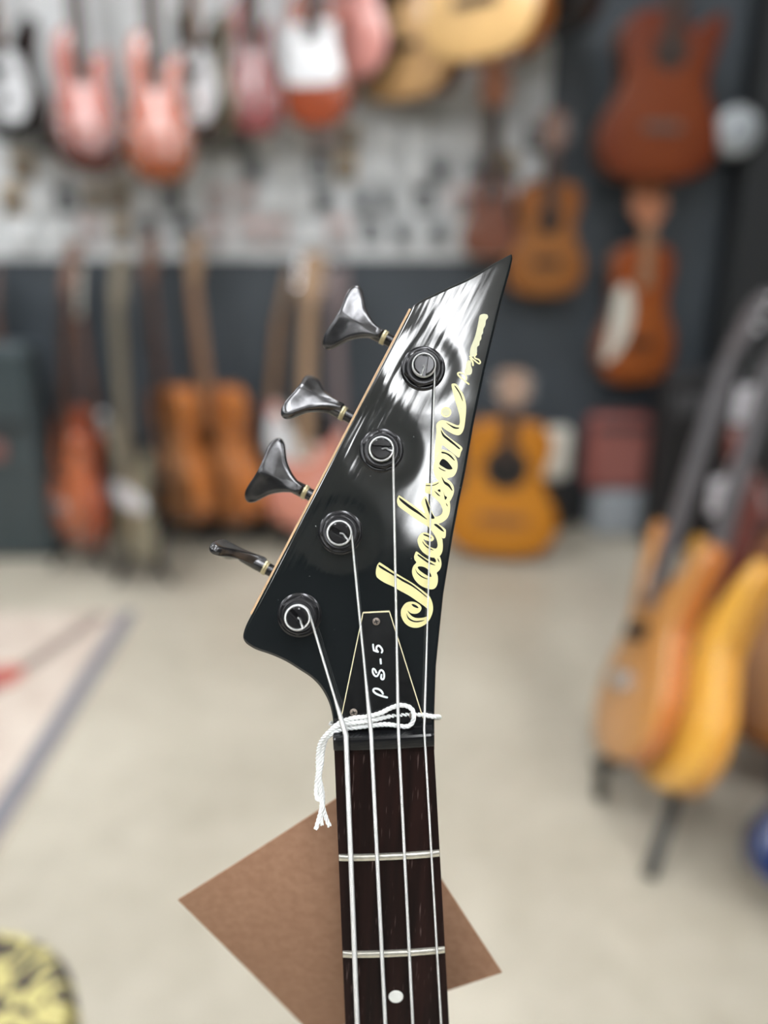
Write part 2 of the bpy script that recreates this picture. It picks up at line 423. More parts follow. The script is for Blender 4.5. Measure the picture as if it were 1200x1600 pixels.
inlay = [
 ([(15,235),(40,232),(250,365),(400,450),(560,545),(770,720),(785,740),(760,728),(560,577),(400,490),(320,440),(240,390),(100,310),(30,265)], R1),
 ([(530,845),(560,838),(620,870),(638,900),(610,900),(560,878)], R1),
 ([(450,980),(480,1040),(540,1085),(610,1103),(730,1090),(690,1110),(610,1124),(530,1107),(470,1060)], R1),
 ([(625,265),(650,250),(710,255),(770,285),(820,350),(840,400),(830,415),(770,390),(700,345),(650,305)], R1),
 ([(590,285),(620,340),(680,390),(740,425),(800,450),(740,442),(670,407),(612,350)], R1),
 ([(625,65),(650,68),(780,160),(840,195),(905,235),(840,220),(770,187),(640,92)], R1),
 ([(935,120),(955,145),(967,188),(945,162)], R1),
 ([(510,945),(545,948),(600,970),(645,1005),(620,1008),(580,987),(530,967)], R2),
 ([(500,1055),(540,1108),(600,1152),(675,1195),(640,1192),(570,1157),(515,1098)], R2),
 ([(135,385),(150,378),(300,490),(440,590),(540,680),(575,715),(540,702),(440,635),(300,545),(160,430)], R2),
 ([(540,395),(560,405),(600,500),(640,600),(690,692),(650,707),(630,680),(590,580),(555,470)], R2),
 ([(680,795),(720,788),(790,840),(840,905),(800,895),(730,840)], R2),
 ([(560,178),(640,180),(700,165),(750,140),(752,150),(700,180),(640,193),(560,191)], R2),
 ([(735,262),(775,245),(780,290)], R2),
 ([(685,270),(730,300),(780,350),(740,337)], R2),
 ([(835,275),(848,340),(885,370),(857,410),(840,350)], R2),
 ([(800,50),(830,90),(850,120),(920,165),(968,255),(958,265),(908,205),(838,152)], R2),
 ([(868,460),(888,485),(897,515),(876,492)], R2),
 ([(500,1280),(540,1275),(600,1320),(660,1400),(665,1430),(600,1435),(530,1400),(465,1350)], R3),
 ([(500,1158),(560,1168),(640,1208),(703,1285),(690,1292),(620,1229),(560,1193),(505,1182)], R3),
 ([(455,1398),(500,1427),(570,1460),(530,1458),(468,1424)], R3),
 ([(700,120),(740,158),(800,258),(834,367),(818,350),(776,250),(712,152)], R3),
 ([(565,700),(660,748),(720,773),(775,783),(760,800),(700,797),(650,768)], R3),
 ([(490,815),(540,890),(640,970),(782,1098),(770,1117),(700,1062),(600,984),(515,910)], R3),
]
lg = MB()
for i, (p, r) in enumerate(cream): lg.fill(poly_px(smooth2(p), *r, 0.00005 + i * 0.000002))
logo = tag(lg.build('logo', M_cream, bass, False), 'cream script lettering reading Jackson')
lc = MB()
for p, r in inlay: lc.fill(poly_px(smooth2(p), *r, 0.00009))
lc.build('lettering_inline', pm('inline_black', (0.008, 0.009, 0.010), 0.5, spec=0.1), logo, False)

def stroke(mb, pts, width, z, ox=0, oy=0, s=1.0, sub=8):
    P = [C(ox + p.x / s, oy + p.y / s, z) for p in spline([(x, y, 0) for x, y in pts], sub)]
    hw = width / 2 * D / F
    L = []; R = []
    for i, p in enumerate(P):
        t = (P[min(i + 1, len(P) - 1)] - P[max(i - 1, 0)]); t.z = 0; t.normalize()
        nn = Vector((-t.y, t.x, 0)); L.append(p + nn * hw); R.append(p - nn * hw)
    vs = []; fs = []
    for i in range(len(P)): vs += [L[i], R[i]]
    for i in range(len(P) - 1): fs.append((2 * i, 2 * i + 1, 2 * i + 3, 2 * i + 2))
    mb.add(vs, fs)
    for p in (P[0], P[-1]):
        cv = [p + Vector((math.cos(a * math.pi / 6) * hw, math.sin(a * math.pi / 6) * hw, 0)) for a in range(12)]
        mb.add(cv, [tuple(range(12))])
R4 = dict(ox=700, oy=480, s=12.31)
pr = MB()
Z4 = 0.00005
stroke(pr, [(400,1478),(300,1400),(205,1315),(190,1272),(240,1258),(310,1290),(350,1340),(348,1392)], 2.6, Z4, **R4)
stroke(pr, [(420,945),(520,1030),(595,1085),(622,1055),(590,1008),(530,985),(510,950),(545,905)], 2.2, Z4 + 2e-6, **R4)
stroke(pr, [(430,985),(475,1060),(480,1115)], 2.8, Z4 + 4e-6, **R4)
pro = tag(pr.build('script_decal', M_cream, bass, False), 'small faded cream script above the large lettering')
pf = MB()
pf.fill(poly_px(smooth2([(310,1230),(340,1170),(350,1080),(390,1020),(440,1040),(440,1120),(465,1200),(450,1280),(400,1305),(340,1290)]), 700, 480, 12.31, Z4))
pf.fill(poly_px(smooth2([(425,940),(430,800),(470,690),(520,560),(560,400),(590,250),(612,160),(680,130),(755,145),(768,200),(730,255),(716,350),(680,420),(672,500),(645,540),(640,610),(610,660),(600,730),(560,770),(555,880),(515,940)]), 700, 480, 12.31, Z4 - 2e-6))
cc = C(697, 644, Z4)
pf.add([cc + Vector((math.cos(a * math.pi / 12), math.sin(a * math.pi / 12), 0)) * 0.0014 for a in range(24)], [tuple(range(24))])
pf.build('faded_lettering', M_pale, pro, False)
rg = MB()
for a in range(24):
    pass
rv = []
for a in range(24):
    d = Vector((math.cos(a * math.pi / 12), math.sin(a * math.pi / 12), 0)); rv += [cc + d * 0.0021 + Vector((0, 0, 1e-6)), cc + d * 0.00145 + Vector((0, 0, 1e-6))]
rg.add(rv, [(2 * a, 2 * ((a + 1) % 24), 2 * ((a + 1) % 24) + 1, 2 * a + 1) for a in range(24)])
rg.build('mark_ring', M_cream, pro, False)

# ---- truss rod cover
TC = [(567, 956.5), (608.5, 954.5), (662, 1126), (531, 1130)]
def flat_prism(mb, pts, z0, z1, b=0.0003):
    p0 = [C(x, y).xy for x, y in pts]
    a = sum(p0[i - 1].x * p0[i].y - p0[i].x * p0[i - 1].y for i in range(len(p0)))
    if a < 0: p0 = p0[::-1]
    n = len(p0)
    rr = [[Vector((p.x, p.y, ZF + z0)) for p in p0], [Vector((p.x, p.y, ZF + z1 - b)) for p in p0], [Vector((p.x, p.y, ZF + z1)) for p in inset(p0, b)]]
    vs = [p for r in rr for p in r]
    fs = [tuple(range(2 * n, 3 * n))]
    for k in range(2):
        for i in range(n):
            j = (i + 1) % n; fs.append((k * n + i, k * n + j, (k + 1) * n + j, (k + 1) * n + i))
    return mb.add(vs, fs)
M_cover = pm('cover_plastic', (0.008, 0.0085, 0.009), 0.22, var=0.3, scale=300)
M_ivory = pm('ivory_edge', (0.75, 0.68, 0.45), 0.4)
cov = tag(flat_prism(MB(), TC, 0.0002, 0.0018, 0.0002).build('truss_rod_cover', M_cover, bass, False), 'black tapered cover plate with cream edge line')
ed = MB()
def edge_line(a, b, wd):
    A = C(*a, 0.00185); B = C(*b, 0.00185); t = (B - A).normalized(); nn = Vector((-t.y, t.x, 0)) * wd / 2; u = Vector((0, 0, 0.00006))
    vs = [A - nn, B - nn, B + nn, A + nn, A - nn + u, B - nn + u, B + nn + u, A + nn + u]
    ed.add(vs, [(4, 5, 6, 7), (0, 1, 5, 4), (2, 3, 7, 6), (1, 2, 6, 5), (3, 0, 4, 7)])
k = 1 - 0.0018 / D
edge_line((567.5, 957.2), (608.6, 955.2), 0.00062)
edge_line((567.3, 957), (533, 1122), 0.00040)
edge_line((608.5, 955.5), (661, 1122), 0.00040)
ed.build('cover_edge', M_ivory, cov, False)
M_ltr = pm('white_print', (0.80, 0.86, 0.90), 0.45)
lt = MB()
R5 = dict(ox=570, oy=990, s=14.54); zt = 0.00188
stroke(lt, [(188,250),(192,310),(205,378)], 2.9, zt, **R5)
stroke(lt, [(205,378),(250,398),(298,412)], 3.1, zt + 2e-6, **R5)
stroke(lt, [(290,405),(262,340),(282,285),(325,278),(372,325),(400,385),(384,430)], 2.9, zt + 4e-6, **R5)
stroke(lt, [(355,582),(366,678)], 3.2, zt, **R5)
stroke(lt, [(262,885),(225,815),(185,805),(180,870),(215,945),(268,968),(312,920),(345,845),(390,835),(432,890),(440,970),(425,1030),(392,1038),(370,1000),(378,935)], 2.9, zt, **R5)
stroke(lt, [(505,1450),(400,1422),(270,1372),(195,1305),(215,1255),(300,1258),(375,1305),(412,1368)], 3.2, zt, **R5)
tag(lt.build('cover_lettering', M_ltr, cov, False), 'white script lettering reading PS-5')
M_screw = pm('aged_screw', (0.26, 0.22, 0.19), 0.45, metal=0.6, var=0.3, scale=400)
for (sx, sy) in ((588, 971), (552.5, 1113), (645, 1118)):
    o = C(sx, sy, 0.0018)
    s_ = MB().lathe(o, (0, 0, 1), [(0, 0.00155), (0.0004, 0.00145), (0.0006, 0.0009), (0.0006, 0.0001)], 18).build('screw', M_screw, cov)
    x = MB()
    for a in (0.3, 0.3 + math.pi / 2):
        d = Vector((math.cos(a), math.sin(a), 0)); q = Vector((-d.y, d.x, 0)); z = Vector((0, 0, 0.00064))
        x.add([o + z + d * 0.0009 + q * .00022, o + z - d * 0.0009 + q * .00022, o + z - d * 0.0009 - q * .00022, o + z + d * 0.0009 - q * .00022], [(0, 1, 2, 3)])
    x.build('screw_recess', M_blk, s_, False)

# ---- neck, fingerboard
T = math.radians(12.2); RL = math.radians(3.0)
ax = Vector((math.cos(RL), math.sin(RL), 0))
dn = Vector((math.sin(RL) * 0.85, -1, 0)).normalized() * math.cos(T) + Vector((0, 0, -math.sin(T)))
dn.normalize(); ax = (ax - dn * ax.dot(dn)).normalized()
nz = ax.cross(-dn).normalized()
if nz.z < 0: nz = -nz
def hwid(s): return 0.01955 + 0.0205 * min(s, 0.13) + 0.011 * max(0, s - 0.13)
def FB(u, s, h=0.0):
    """u across in metres, s metres below the nut, h above the board"""
    return ax * u + dn * s + nz * (h - u * u / 0.60)
def fb_px(px, py, h=0.0):
    r = Vector(((px - 600) / F, -(py - 800) / F, -1))
    o = NUTC + nz * h
    t = o.dot(nz) / r.dot(nz)
    p = r * t - NUTC
    return p.dot(ax), p.dot(dn)
def board_mat():
    m = bpy.data.materials.new('dark_rosewood'); nt, b = nodes(m); N = nt.nodes; L = nt.links
    tc = N.new('ShaderNodeTexCoord'); mp = N.new('ShaderNodeMapping'); mp.vector_type = 'TEXTURE'
    mp.inputs['Rotation'].default_value = (0, 0, -0.045); mp.inputs['Scale'].default_value = (1, 16, 10)
    L.new(tc.outputs['Object'], mp.inputs[0])
    n1 = N.new('ShaderNodeTexNoise'); n1.inputs['Scale'].default_value = 220; n1.inputs['Detail'].default_value = 4
    n2 = N.new('ShaderNodeTexNoise'); n2.inputs['Scale'].default_value = 1500; n2.inputs['Detail'].default_value = 1
    L.new(mp.outputs[0], n1.inputs['Vector']); L.new(mp.outputs[0], n2.inputs['Vector'])
    r1 = N.new('ShaderNodeValToRGB'); r1.color_ramp.elements[0].color = (0.005, 0.0026, 0.0026, 1); r1.color_ramp.elements[1].color = (0.020, 0.0075, 0.0065, 1)
    r1.color_ramp.elements[0].position = .3; r1.color_ramp.elements[1].position = .75
    r2 = N.new('ShaderNodeValToRGB'); r2.color_ramp.elements[0].position = 0.68; r2.color_ramp.elements[1].position = 0.80
    r2.color_ramp.elements[0].color = (0, 0, 0, 1); r2.color_ramp.elements[1].color = (0.55, 0.55, 0.55, 1)
    mx = N.new('ShaderNodeMixRGB'); mx.inputs[2].default_value = (0.20, 0.14, 0.13, 1)
    L.new(n1.outputs['Fac'], r1.inputs[0]); L.new(n2.outputs['Fac'], r2.inputs[0])
    L.new(r2.outputs[0], mx.inputs[0]); L.new(r1.outputs[0], mx.inputs[1]); L.new(mx.outputs[0], b.inputs['Base Color'])
    b.inputs['Roughness'].default_value = 0.55
    b.inputs['Specular IOR Level'].default_value = 0.12
    return m
NL = 0.60
def board_grid(s0, s1, ns, h0, thick, k=1.0):
    vs = []; fs = []; m = 12
    for i in range(ns + 1):
        s = s0 + (s1 - s0) * i / ns; hw = hwid(s) * k
        for j in range(m + 1): vs.append(FB(-hw + 2 * hw * j / m, s, h0))
        vs.append(FB(hw, s, h0 - thick)); vs.append(FB(-hw, s, h0 - thick))
    w_ = m + 3
    for i in range(ns):
        for j in range(w_):
            a = i * w_ + j; b = i * w_ + (j + 1) % w_
            fs.append((a, a + w_, b + w_, b))
    fs.append(tuple(range(w_))); fs.append(tuple(ns * w_ + j for j in range(w_ - 1, -1, -1)))
    return vs, fs
MB().add(*board_grid(0.0, NL, 24, 0.0, 0.006)).build('fingerboard', board_mat(), bass, True, 30)
nk = MB(); vs = []; fs = []; m = 10
sec = [-0.010] + [0.60 * i / 12 for i in range(13)]
for s in sec:
    hw = hwid(max(s, 0)) * 0.985
    for j in range(m + 1):
        a = math.pi * j / m
        vs.append(FB(0, s, -0.0055) + ax * (-hw * math.cos(a)) - nz * (0.015 * math.sin(a) ** 0.8))
for i in range(len(sec) - 1):
    for j in range(m + 1):
        a = i * (m + 1) + j; b = i * (m + 1) + (j + 1) % (m + 1)
        fs.append((a, b, b + m + 1, a + m + 1))
fs.append(tuple(range(m, -1, -1))); fs.append(tuple((len(sec) - 1) * (m + 1) + j for j in range(m + 1)))
nk.add(vs, fs).build('neck', pm('neck_lacquer', (0.012, 0.012, 0.012), 0.25), bass)

SCALE = 0.864
def fpos(k): return SCALE * (1 - 2 ** (-k / 12))
M_fret = pm('fret_wire', (0.66, 0.64, 0.57), 0.28, metal=0.85, var=0.12, scale=300)
for k in range(1, 21):
    s = fpos(k)
    if s > NL - 0.01: break
    vs = []; fs = []; hw = hwid(s) - 0.0002
    pr_ = [(-0.0015, 0), (-0.0013, 0.0008), (-0.0006, 0.0013), (0.0006, 0.0013), (0.0013, 0.0008), (0.0015, 0)]
    for j in range(15):
        u = -hw + 2 * hw * j / 14
        kk = 1.0 if 0 < j < 14 else 0.75
        vs += [FB(u, s + a, h * kk) for a, h in pr_]
    for j in range(14):
        for q in range(5):
            fs.append((j * 6 + q, (j + 1) * 6 + q, (j + 1) * 6 + q + 1, j * 6 + q + 1))
    fs += [tuple(range(6)), tuple(14 * 6 + q for q in range(5, -1, -1))]
    MB().add(vs, fs).build('fret', M_fret, bass)
M_pearl = pm('white_dot', (0.80, 0.82, 0.80), 0.3, var=0.05, scale=300)
for k in (3, 5, 7, 9, 12, 15, 17):
    s = (fpos(k) + fpos(k - 1)) / 2
    us = (0,) if k != 12 else (-0.012, 0.012)
    for u in us:
        MB().lathe(FB(u, s, -0.0003), nz, [(0, 0.0031), (0.00034, 0.0031), (0.00036, 0.003), (0.00036, 0.0001)], 28).build('inlay_dot', M_pearl, bass)

# ---- string paths
NUTPX = [(540.5, 1150), (579.8, 1147), (622.6, 1144), (663, 1141)]
BOT = [(558, 1600), (602, 1600), (645, 1600), (689.5, 1600)]
RAD = [(0.00052, 0.00108), (0.00047, 0.00084), (0.00045, 0.00064), (0.00030, 0.00046)]
NUTH = 0.0017
nut_u = []; nut_s = []
for (px, py) in NUTPX:
    u, s = fb_px(px, py, NUTH + 0.0005); nut_u.append(u); nut_s.append(s)
# ---- nut
vs = []; fs = []; hw = hwid(0) + 0.0001
us = sorted(set([-hw + 2 * hw * i / 60 for i in range(61)] + [u + k for u, (a, b) in zip(nut_u, RAD) for k in (-b * 1.15, -b * 1.0, b * 1.0, b * 1.15)]))
prof = [(-0.0052, -0.005), (-0.0052, 0.6), (-0.0046, 0.92), (-0.0036, 1.0), (-0.0010, 0.98), (-0.0003, 0.92), (0.0, 0.80), (0.0, -0.005)]
for u in us:
    top = 0.0024
    for un, (a, b) in zip(nut_u, RAD):
        if abs(u - un) < b * 1.05: top = NUTH - b * 0.8
    ef = min(1.0, (hw - abs(u)) / 0.0012); top *= 0.75 + 0.25 * math.sqrt(max(0, ef))
    for a, h in prof:
        vs.append(FB(u, a, h if h < 0 else h * top))
P_ = len(prof)
for i in range(len(us) - 1):
    for q in range(P_ - 1):
        fs.append((i * P_ + q, i * P_ + q + 1, (i + 1) * P_ + q + 1, (i + 1) * P_ + q))
fs += [tuple(range(P_ - 1, -1, -1)), tuple((len(us) - 1) * P_ + q for q in range(P_))]
MB().add(vs, fs).build('nut', pm('nut_plastic', (0.008, 0.0085, 0.0095), 0.16, spec=0.3), bass, True, 35)

# ---- tuning machines
SLOT = [math.radians(82), math.radians(-3), math.radians(-28), math.radians(-51)]
KEYROT = [math.radians(2), math.radians(44), math.radians(-2), math.radians(97)]
KEYPX = [(598, 526.5), (534, 645), (475, 768), (413, 886)]
HALF = [(0, 7), (10, 8.5), (22, 13), (34, 20), (46, 30), (56, 43), (63, 52), (71, 56.5), (78, 54), (82.5, 45), (82.5, 33), (80, 17), (79, 6)]
KS = 0.323 / F
zk = -0.018
POST_R = 0.0041
for i, (tx, ty) in enumerate(TUN):
    c = C(tx, ty)
    # gear housing behind the headstock: the tuning machine itself
    ko = C(*KEYPX[i], zk)
    ghc = c + Vector((0, 0, -0.021))
    g = MB()
    q = Vector((-OUT.y, OUT.x, 0))
    def gb(ce, a, b, d):
        vv = [ce + OUT * (sx * a) + q * (sy * b) + Vector((0, 0, sz * d)) for sx in (-1, 1) for sy in (-1, 1) for sz in (-1, 1)]
        g.add(vv, [(0, 1, 3, 2), (4, 6, 7, 5), (0, 4, 5, 1), (2, 3, 7, 6), (0, 2, 6, 4), (1, 5, 7, 3)])
    gb(c + Vector((0, 0, -0.0157)), 0.0105, 0.013, 0.0012)
    gb(c + Vector((0, 0, -0.0205)), 0.008, 0.0085, 0.0036)
    tm = g.build('tuning_machine', M_bmetal, bass, False)
    MB().lathe(c + Vector((0, 0, 0.00002)), (0, 0, 1), [(0, 0.0088), (0.0005, 0.0088), (0.0009, 0.0083), (0.0010, 0.0078), (0.0008, 0.0070), (0.0008, 0.003)], 48).build('washer', M_bmetal, tm)
    # hexagonal bushing with round collar
    bs = MB()
    hx = []
    for zz, rr in ((0.0009, 0.0079), (0.0024, 0.0079), (0.0029, 0.0073)):
        for a in range(6):
            an = a * math.pi / 3 + 0.3 + i * 0.4
            hx.append(c + Vector((math.cos(an) * rr, math.sin(an) * rr, zz)))
    hf = [(k * 6 + a, k * 6 + (a + 1) % 6, (k + 1) * 6 + (a + 1) % 6, (k + 1) * 6 + a) for k in range(2) for a in range(6)] + [tuple(range(12, 18))]
    bs.add(hx, hf)
    bs.lathe(c, (0, 0, 1), [(0.0027, 0.0071), (0.0036, 0.0071), (0.0041, 0.0066), (0.0042, 0.0060), (0.0038, 0.0048)], 40)
    bs.build('bushing', M_bmetal, tm, True, 30)
    # post, slotted
    ps = MB()
    ps.lathe(c, (0, 0, 1), [(0.001, 0.0046), (0.0045, 0.0046), (0.0050, 0.0040), (0.0062, 0.0040)], 36)
    sd = Vector((math.cos(SLOT[i]), math.sin(SLOT[i]), 0)); sn = Vector((-sd.y, sd.x, 0))
    for sg in (-1, 1):
        hwS = 0.00125
        for (r0, za, r1, zb) in ((POST_R, 0.0060, POST_R, 0.0088), (POST_R, 0.0088, POST_R - 0.0005, 0.0095)):
            ring_ = []
            for rr, zz in ((r0, za), (r1, zb)):
                a0 = math.asin(hwS / rr)
                for kk in range(15):
                    a = a0 + (math.pi - 2 * a0) * kk / 14
                    ring_.append(c + sd * (math.cos(a) * rr) + sn * (sg * math.sin(a) * rr) + Vector((0, 0, zz)))
            ff = [(kk, (kk + 1) % 15, 15 + (kk + 1) % 15, 15 + kk) for kk in range(15)] + [tuple(range(15, 30))]
            ps.add(ring_, ff)
    ps.build('post', M_post, tm, True, 30)
    # shaft, collar, button
    kx = OUT
    sh = MB().tube([ko - kx * 0.022, ko - kx * 0.001], 0.0026, 18)
    sh.tube([ko - kx * 0.010, ko - kx * 0.0062], [0.0033, 0.0030], 18)
    sh.build('shaft', M_bmetal, tm)
    MB().lathe(ko - kx * 0.0016, kx, [(0, 0.0026), (0.0001, 0.0031), (0.0007, 0.0032), (0.0009, 0.0029), (0.0012, 0.0032), (0.0019, 0.0031), (0.002, 0.0026)], 24).build('collar', M_brass, tm)
    R = Matrix.Rotation(KEYROT[i], 3, kx)
    kv = R @ Vector((-OUT.y, OUT.x, 0)); kn = kx.cross(kv)
    half = spline([(a, b, 0) for a, b in HALF], 3)
    ol = [(p.x, p.y) for p in half] + [(p.x, -p.y) for p in half[::-1]]
    bt = MB(); cu, cv_ = 52, 0
    N_ = len(ol)
    rings = []
    # concentric rings, front and back; hollowed between the lobes like a clover leaf
    for sgn in (1, -1):
        lay = [(1.0, 0.0), (0.985, 0.55), (0.95, 0.85), (0.88, 1.0), (0.72, 1.0), (0.5, 0.92), (0.25, 0.88), (0.04, 0.87)]
        st = len(bt.v)
        vv = []
        for (sc_, hh) in lay:
            for (a, b) in ol:
                uu = cu + (a - cu) * sc_; vb = b * sc_
                stem = max(0.0, 1 - uu / 42.0)
                th = 0.0016 + 0.0013 * stem + 0.0004 * abs(vb) / 57
                lim = 0.0024
                bow = -0.0042 * (math.sqrt(vb * vb + 16) - 4) / 50 + 0.0012
                vv.append(ko + kx * (uu * KS) + kv * (vb * KS) + kn * (sgn * hh * min(th, 0.0029) + bow))
        ff = []
        for k in range(len(lay) - 1):
            for j in range(N_):
                j2 = (j + 1) % N_
                f_ = (k * N_ + j, k * N_ + j2, (k + 1) * N_ + j2, (k + 1) * N_ + j)
                ff.append(f_ if sgn > 0 else f_[::-1])
        last = tuple((len(lay) - 1) * N_ + j for j in range(N_))
        ff.append(last if sgn > 0 else last[::-1])
        bt.add(vv, ff)
    bt.tube([ko + kx * 0.0003, ko + kx * 0.004, ko + kx * 0.010, ko + kx * 0.015], [0.0029, 0.0029, 0.0026, 0.0012], 18)
    bt.build('key', M_key, tm, True, 60)

# ---- strings
def string(i):
    tx, ty = TUN[i]; c = C(tx, ty); r0, r1 = RAD[i]
    wr = POST_R + r0 * 0.9
    pts = []; rad = []
    sd = Vector((math.cos(SLOT[i]), math.sin(SLOT[i]), 0))
    if sd.x < 0: sd = -sd
    if sd.y > 0.5: sd = -sd
    a0 = math.atan2(sd.y, sd.x)
    for k in range(5):
        f = k / 5
        pts.append(c + sd * (0.0002 + f * (wr - 0.0006)) + Vector((0.0003 * math.sin(f * 6), 0.0004 * math.sin(f * 5), 0.0086 - 0.0012 * (1 - f)))); rad.append(r0)
    nut = FB(nut_u[i], nut_s[i], NUTH + 0.0003)
    target = nut - c
    dirn = Vector((target.x, target.y, 0)).normalized()
    ae = math.atan2(dirn.x, -dirn.y)   # right-hand tangent point for clockwise exit
    # leaving point angle: radius perpendicular to the run, on its left side seen along the run
    rp = Vector((-dirn.y, dirn.x, 0)); ae = math.atan2(rp.y, rp.x)
    turns = 2 if i < 3 else 1
    tot = ((a0 - ae) % (2 * math.pi)) + 2 * math.pi * turns
    ns = int(tot / (2 * math.pi) * 40)
    for k in range(1, ns + 1):
        f = k / ns
        a = a0 - tot * f
        rr = wr
        pts.append(c + Vector((math.cos(a) * rr, math.sin(a) * rr, 0.0086 - 0.0036 * f - 0.0)))
        rad.append(r0)
    pe = pts[-1]
    u, s = fb_px(*BOT[i], 0.004)
    far = FB(u, s, 0.0032)
    run = far - nut
    near = nut + (nut - pe) * 0.0
    for f in (0.25, 0.5, 0.70):
        pts.append(pe.lerp(nut, f)); rad.append(r0)
    for f in (0.78, 0.84, 0.90, 0.97):
        pts.append(pe.lerp(nut, f)); rad.append(r0 + (r1 - r0) * min(1, (f - 0.70) / 0.2))
    pts.append(nut); rad.append(r1)
    for f in (0.04, 0.1, 0.3, 0.6, 1.0, 3.0, (0.60 / s)):
        p = nut + run * f
        pts.append(p); rad.append(r1)
    MB().tube(pts, rad, 12).build('string', M_wound, bass, True, 60, uv=True)
for i in (3, 2, 1, 0):
    pass
# tuner order top..bottom carries strings G, D, A, E
RADT = RAD[::-1]; NU = nut_u[::-1]; NS = nut_s[::-1]; BT = BOT[::-1]
RAD, nut_u, nut_s, BOT = RADT, NU, NS, BT
for i in range(4): string(i)

# ---- body of the bass, resting below the frame
def bass_body():
    ol = [(-0.075, 0.52), (-0.105, 0.50), (-0.135, 0.45), (-0.150, 0.47), (-0.160, 0.56), (-0.150, 0.65), (-0.160, 0.75), (-0.170, 0.84), (-0.14, 0.92), (-0.06, 0.945),
          (0.04, 0.94), (0.12, 0.91), (0.165, 0.84), (0.155, 0.74), (0.135, 0.66), (0.140, 0.57), (0.120, 0.52), (0.09, 0.53), (0.06, 0.58), (0.035, 0.60), (-0.035, 0.59)]
    ol = [(v.x, v.y) for v in spline([(a, b, 0) for a, b in ol], 3, True)]
    rr = []
    for k, z in ((0.96, -0.008), (1.0, -0.016), (1.0, -0.040), (0.96, -0.048)):
        rr.append([FB(0, 0, 0) + ax * (a * k) + dn * (0.72 + (b - 0.72) * k) + nz * z for a, b in ol])
    n = len(ol); vs = [p for r in rr for p in r]; fs = [tuple(range(n)), tuple(range(4 * n - 1, 3 * n - 1, -1))]
    for k in range(3):
        for i in range(n):
            j = (i + 1) % n; fs.append((k * n + i, (k + 1) * n + i, (k + 1) * n + j, k * n + j))
    MB().add(vs, fs).build('body', pm('body_lacquer', (0.008, 0.009, 0.010), 0.15), bass)
    bb = MB()
    B = [ax * sx + dn * (0.864 + sy) + nz * z for sx in (-0.038, 0.038) for sy in (-0.03, 0.03) for z in (-0.008, 0.004)]
    bb.add(B, [(0, 1, 3, 2), (4, 6, 7, 5), (0, 4, 5, 1), (2, 3, 7, 6), (0, 2, 6, 4), (1, 5, 7, 3)])
    bb.build('bridge', M_bmetal, bass, False)
bass_body()

# ---- cotton cord
def cord(mb, pts, r):
    P = spline([C(x, y, z / 1000.0) for x, y, z in pts], 14)
    # resample evenly
    Q = [P[0]]; step = r * 0.45
    acc = 0.0
    for a, b in zip(P[:-1], P[1:]):
        seg = (b - a).length; pos = step - acc
        while pos <= seg:
            Q.append(a.lerp(b, pos / seg)); pos += step
        acc = (acc + seg) % step
    for ph in (0, 2 * math.pi / 3, 4 * math.pi / 3):
        out = []
        nx = None
        for i, p in enumerate(Q):
            t = (Q[min(i + 1, len(Q) - 1)] - Q[max(i - 1, 0)]).normalized()
            if nx is None: nx = t.orthogonal().normalized()
            nx = (nx - t * nx.dot(t)).normalized(); ny = t.cross(nx)
            a = ph + i * step / (r * 5.5) * 2 * math.pi
            out.append(p + (nx * math.cos(a) + ny * math.sin(a)) * r * 0.56)
        mb.tube(out, r * 0.50, 6)
cd = MB(); cr = 0.00094
cord(cd, [(516, 1131, -8), (540, 1127, -17.5), (600, 1124, -19), (655, 1122, -17.5), (684, 1121, -9), (684, 1120, -2), (678, 1120, 1.2), (661, 1117, 1.5), (640, 1116, 1.3), (622, 1117, 1.2), (604, 1120, 1.6), (580, 1126, 2.8), (557, 1129, 2.8), (535, 1133, 2.4), (520, 1139, 1.5), (508, 1150, 0), (500, 1163, -2), (497, 1180, -4), (497, 1200, -5), (500, 1220, -6), (504, 1240, -6), (503, 1260, -6), (498, 1280, -6), (493, 1297, -6)], cr)
cord(cd, [(515, 1291, -6), (509, 1277, -6), (504, 1258, -5), (501, 1235, -5), (499, 1215, -4.5), (502, 1195, -4), (504, 1176, -3.5), (507, 1161, -2), (514, 1145, 0), (528, 1131, 1.8), (550, 1122.5, 2.6), (575, 1119.5, 2.8), (595, 1114, 3.0), (609, 1107, 3.0), (622, 1102.5, 3.0), (635, 1103, 3.0), (644, 1109, 3.2), (646.5, 1120, 3.4), (643, 1131, 2.8), (634, 1135.5, 2.4), (622, 1134, 2.2), (604, 1132, 2.2), (587, 1133, 2.2), (557, 1136.5, 2.2), (535, 1139.5, 2.2), (520, 1145.5, 1), (510, 1154, -1), (503, 1167, -3), (500, 1185, -5), (497, 1205, -5.5), (494.5, 1228, -6), (494.5, 1244, -6), (498, 1250, -6), (502, 1240, -6.5)], cr)
cord(cd, [(503, 1245, -6.5), (501.5, 1266, -6.5), (503, 1290, -6.5)], cr * 0.8)
cd_o = cd.build('cotton_cord', pm('white_cotton', (0.86, 0.88, 0.88), 0.9, var=0.06, scale=900, spec=0.1))
cd_o.matrix_world = bass.matrix_world.copy()
tag(cd_o, 'white twisted cotton cord knotted over the nut of the black bass', 'cord')

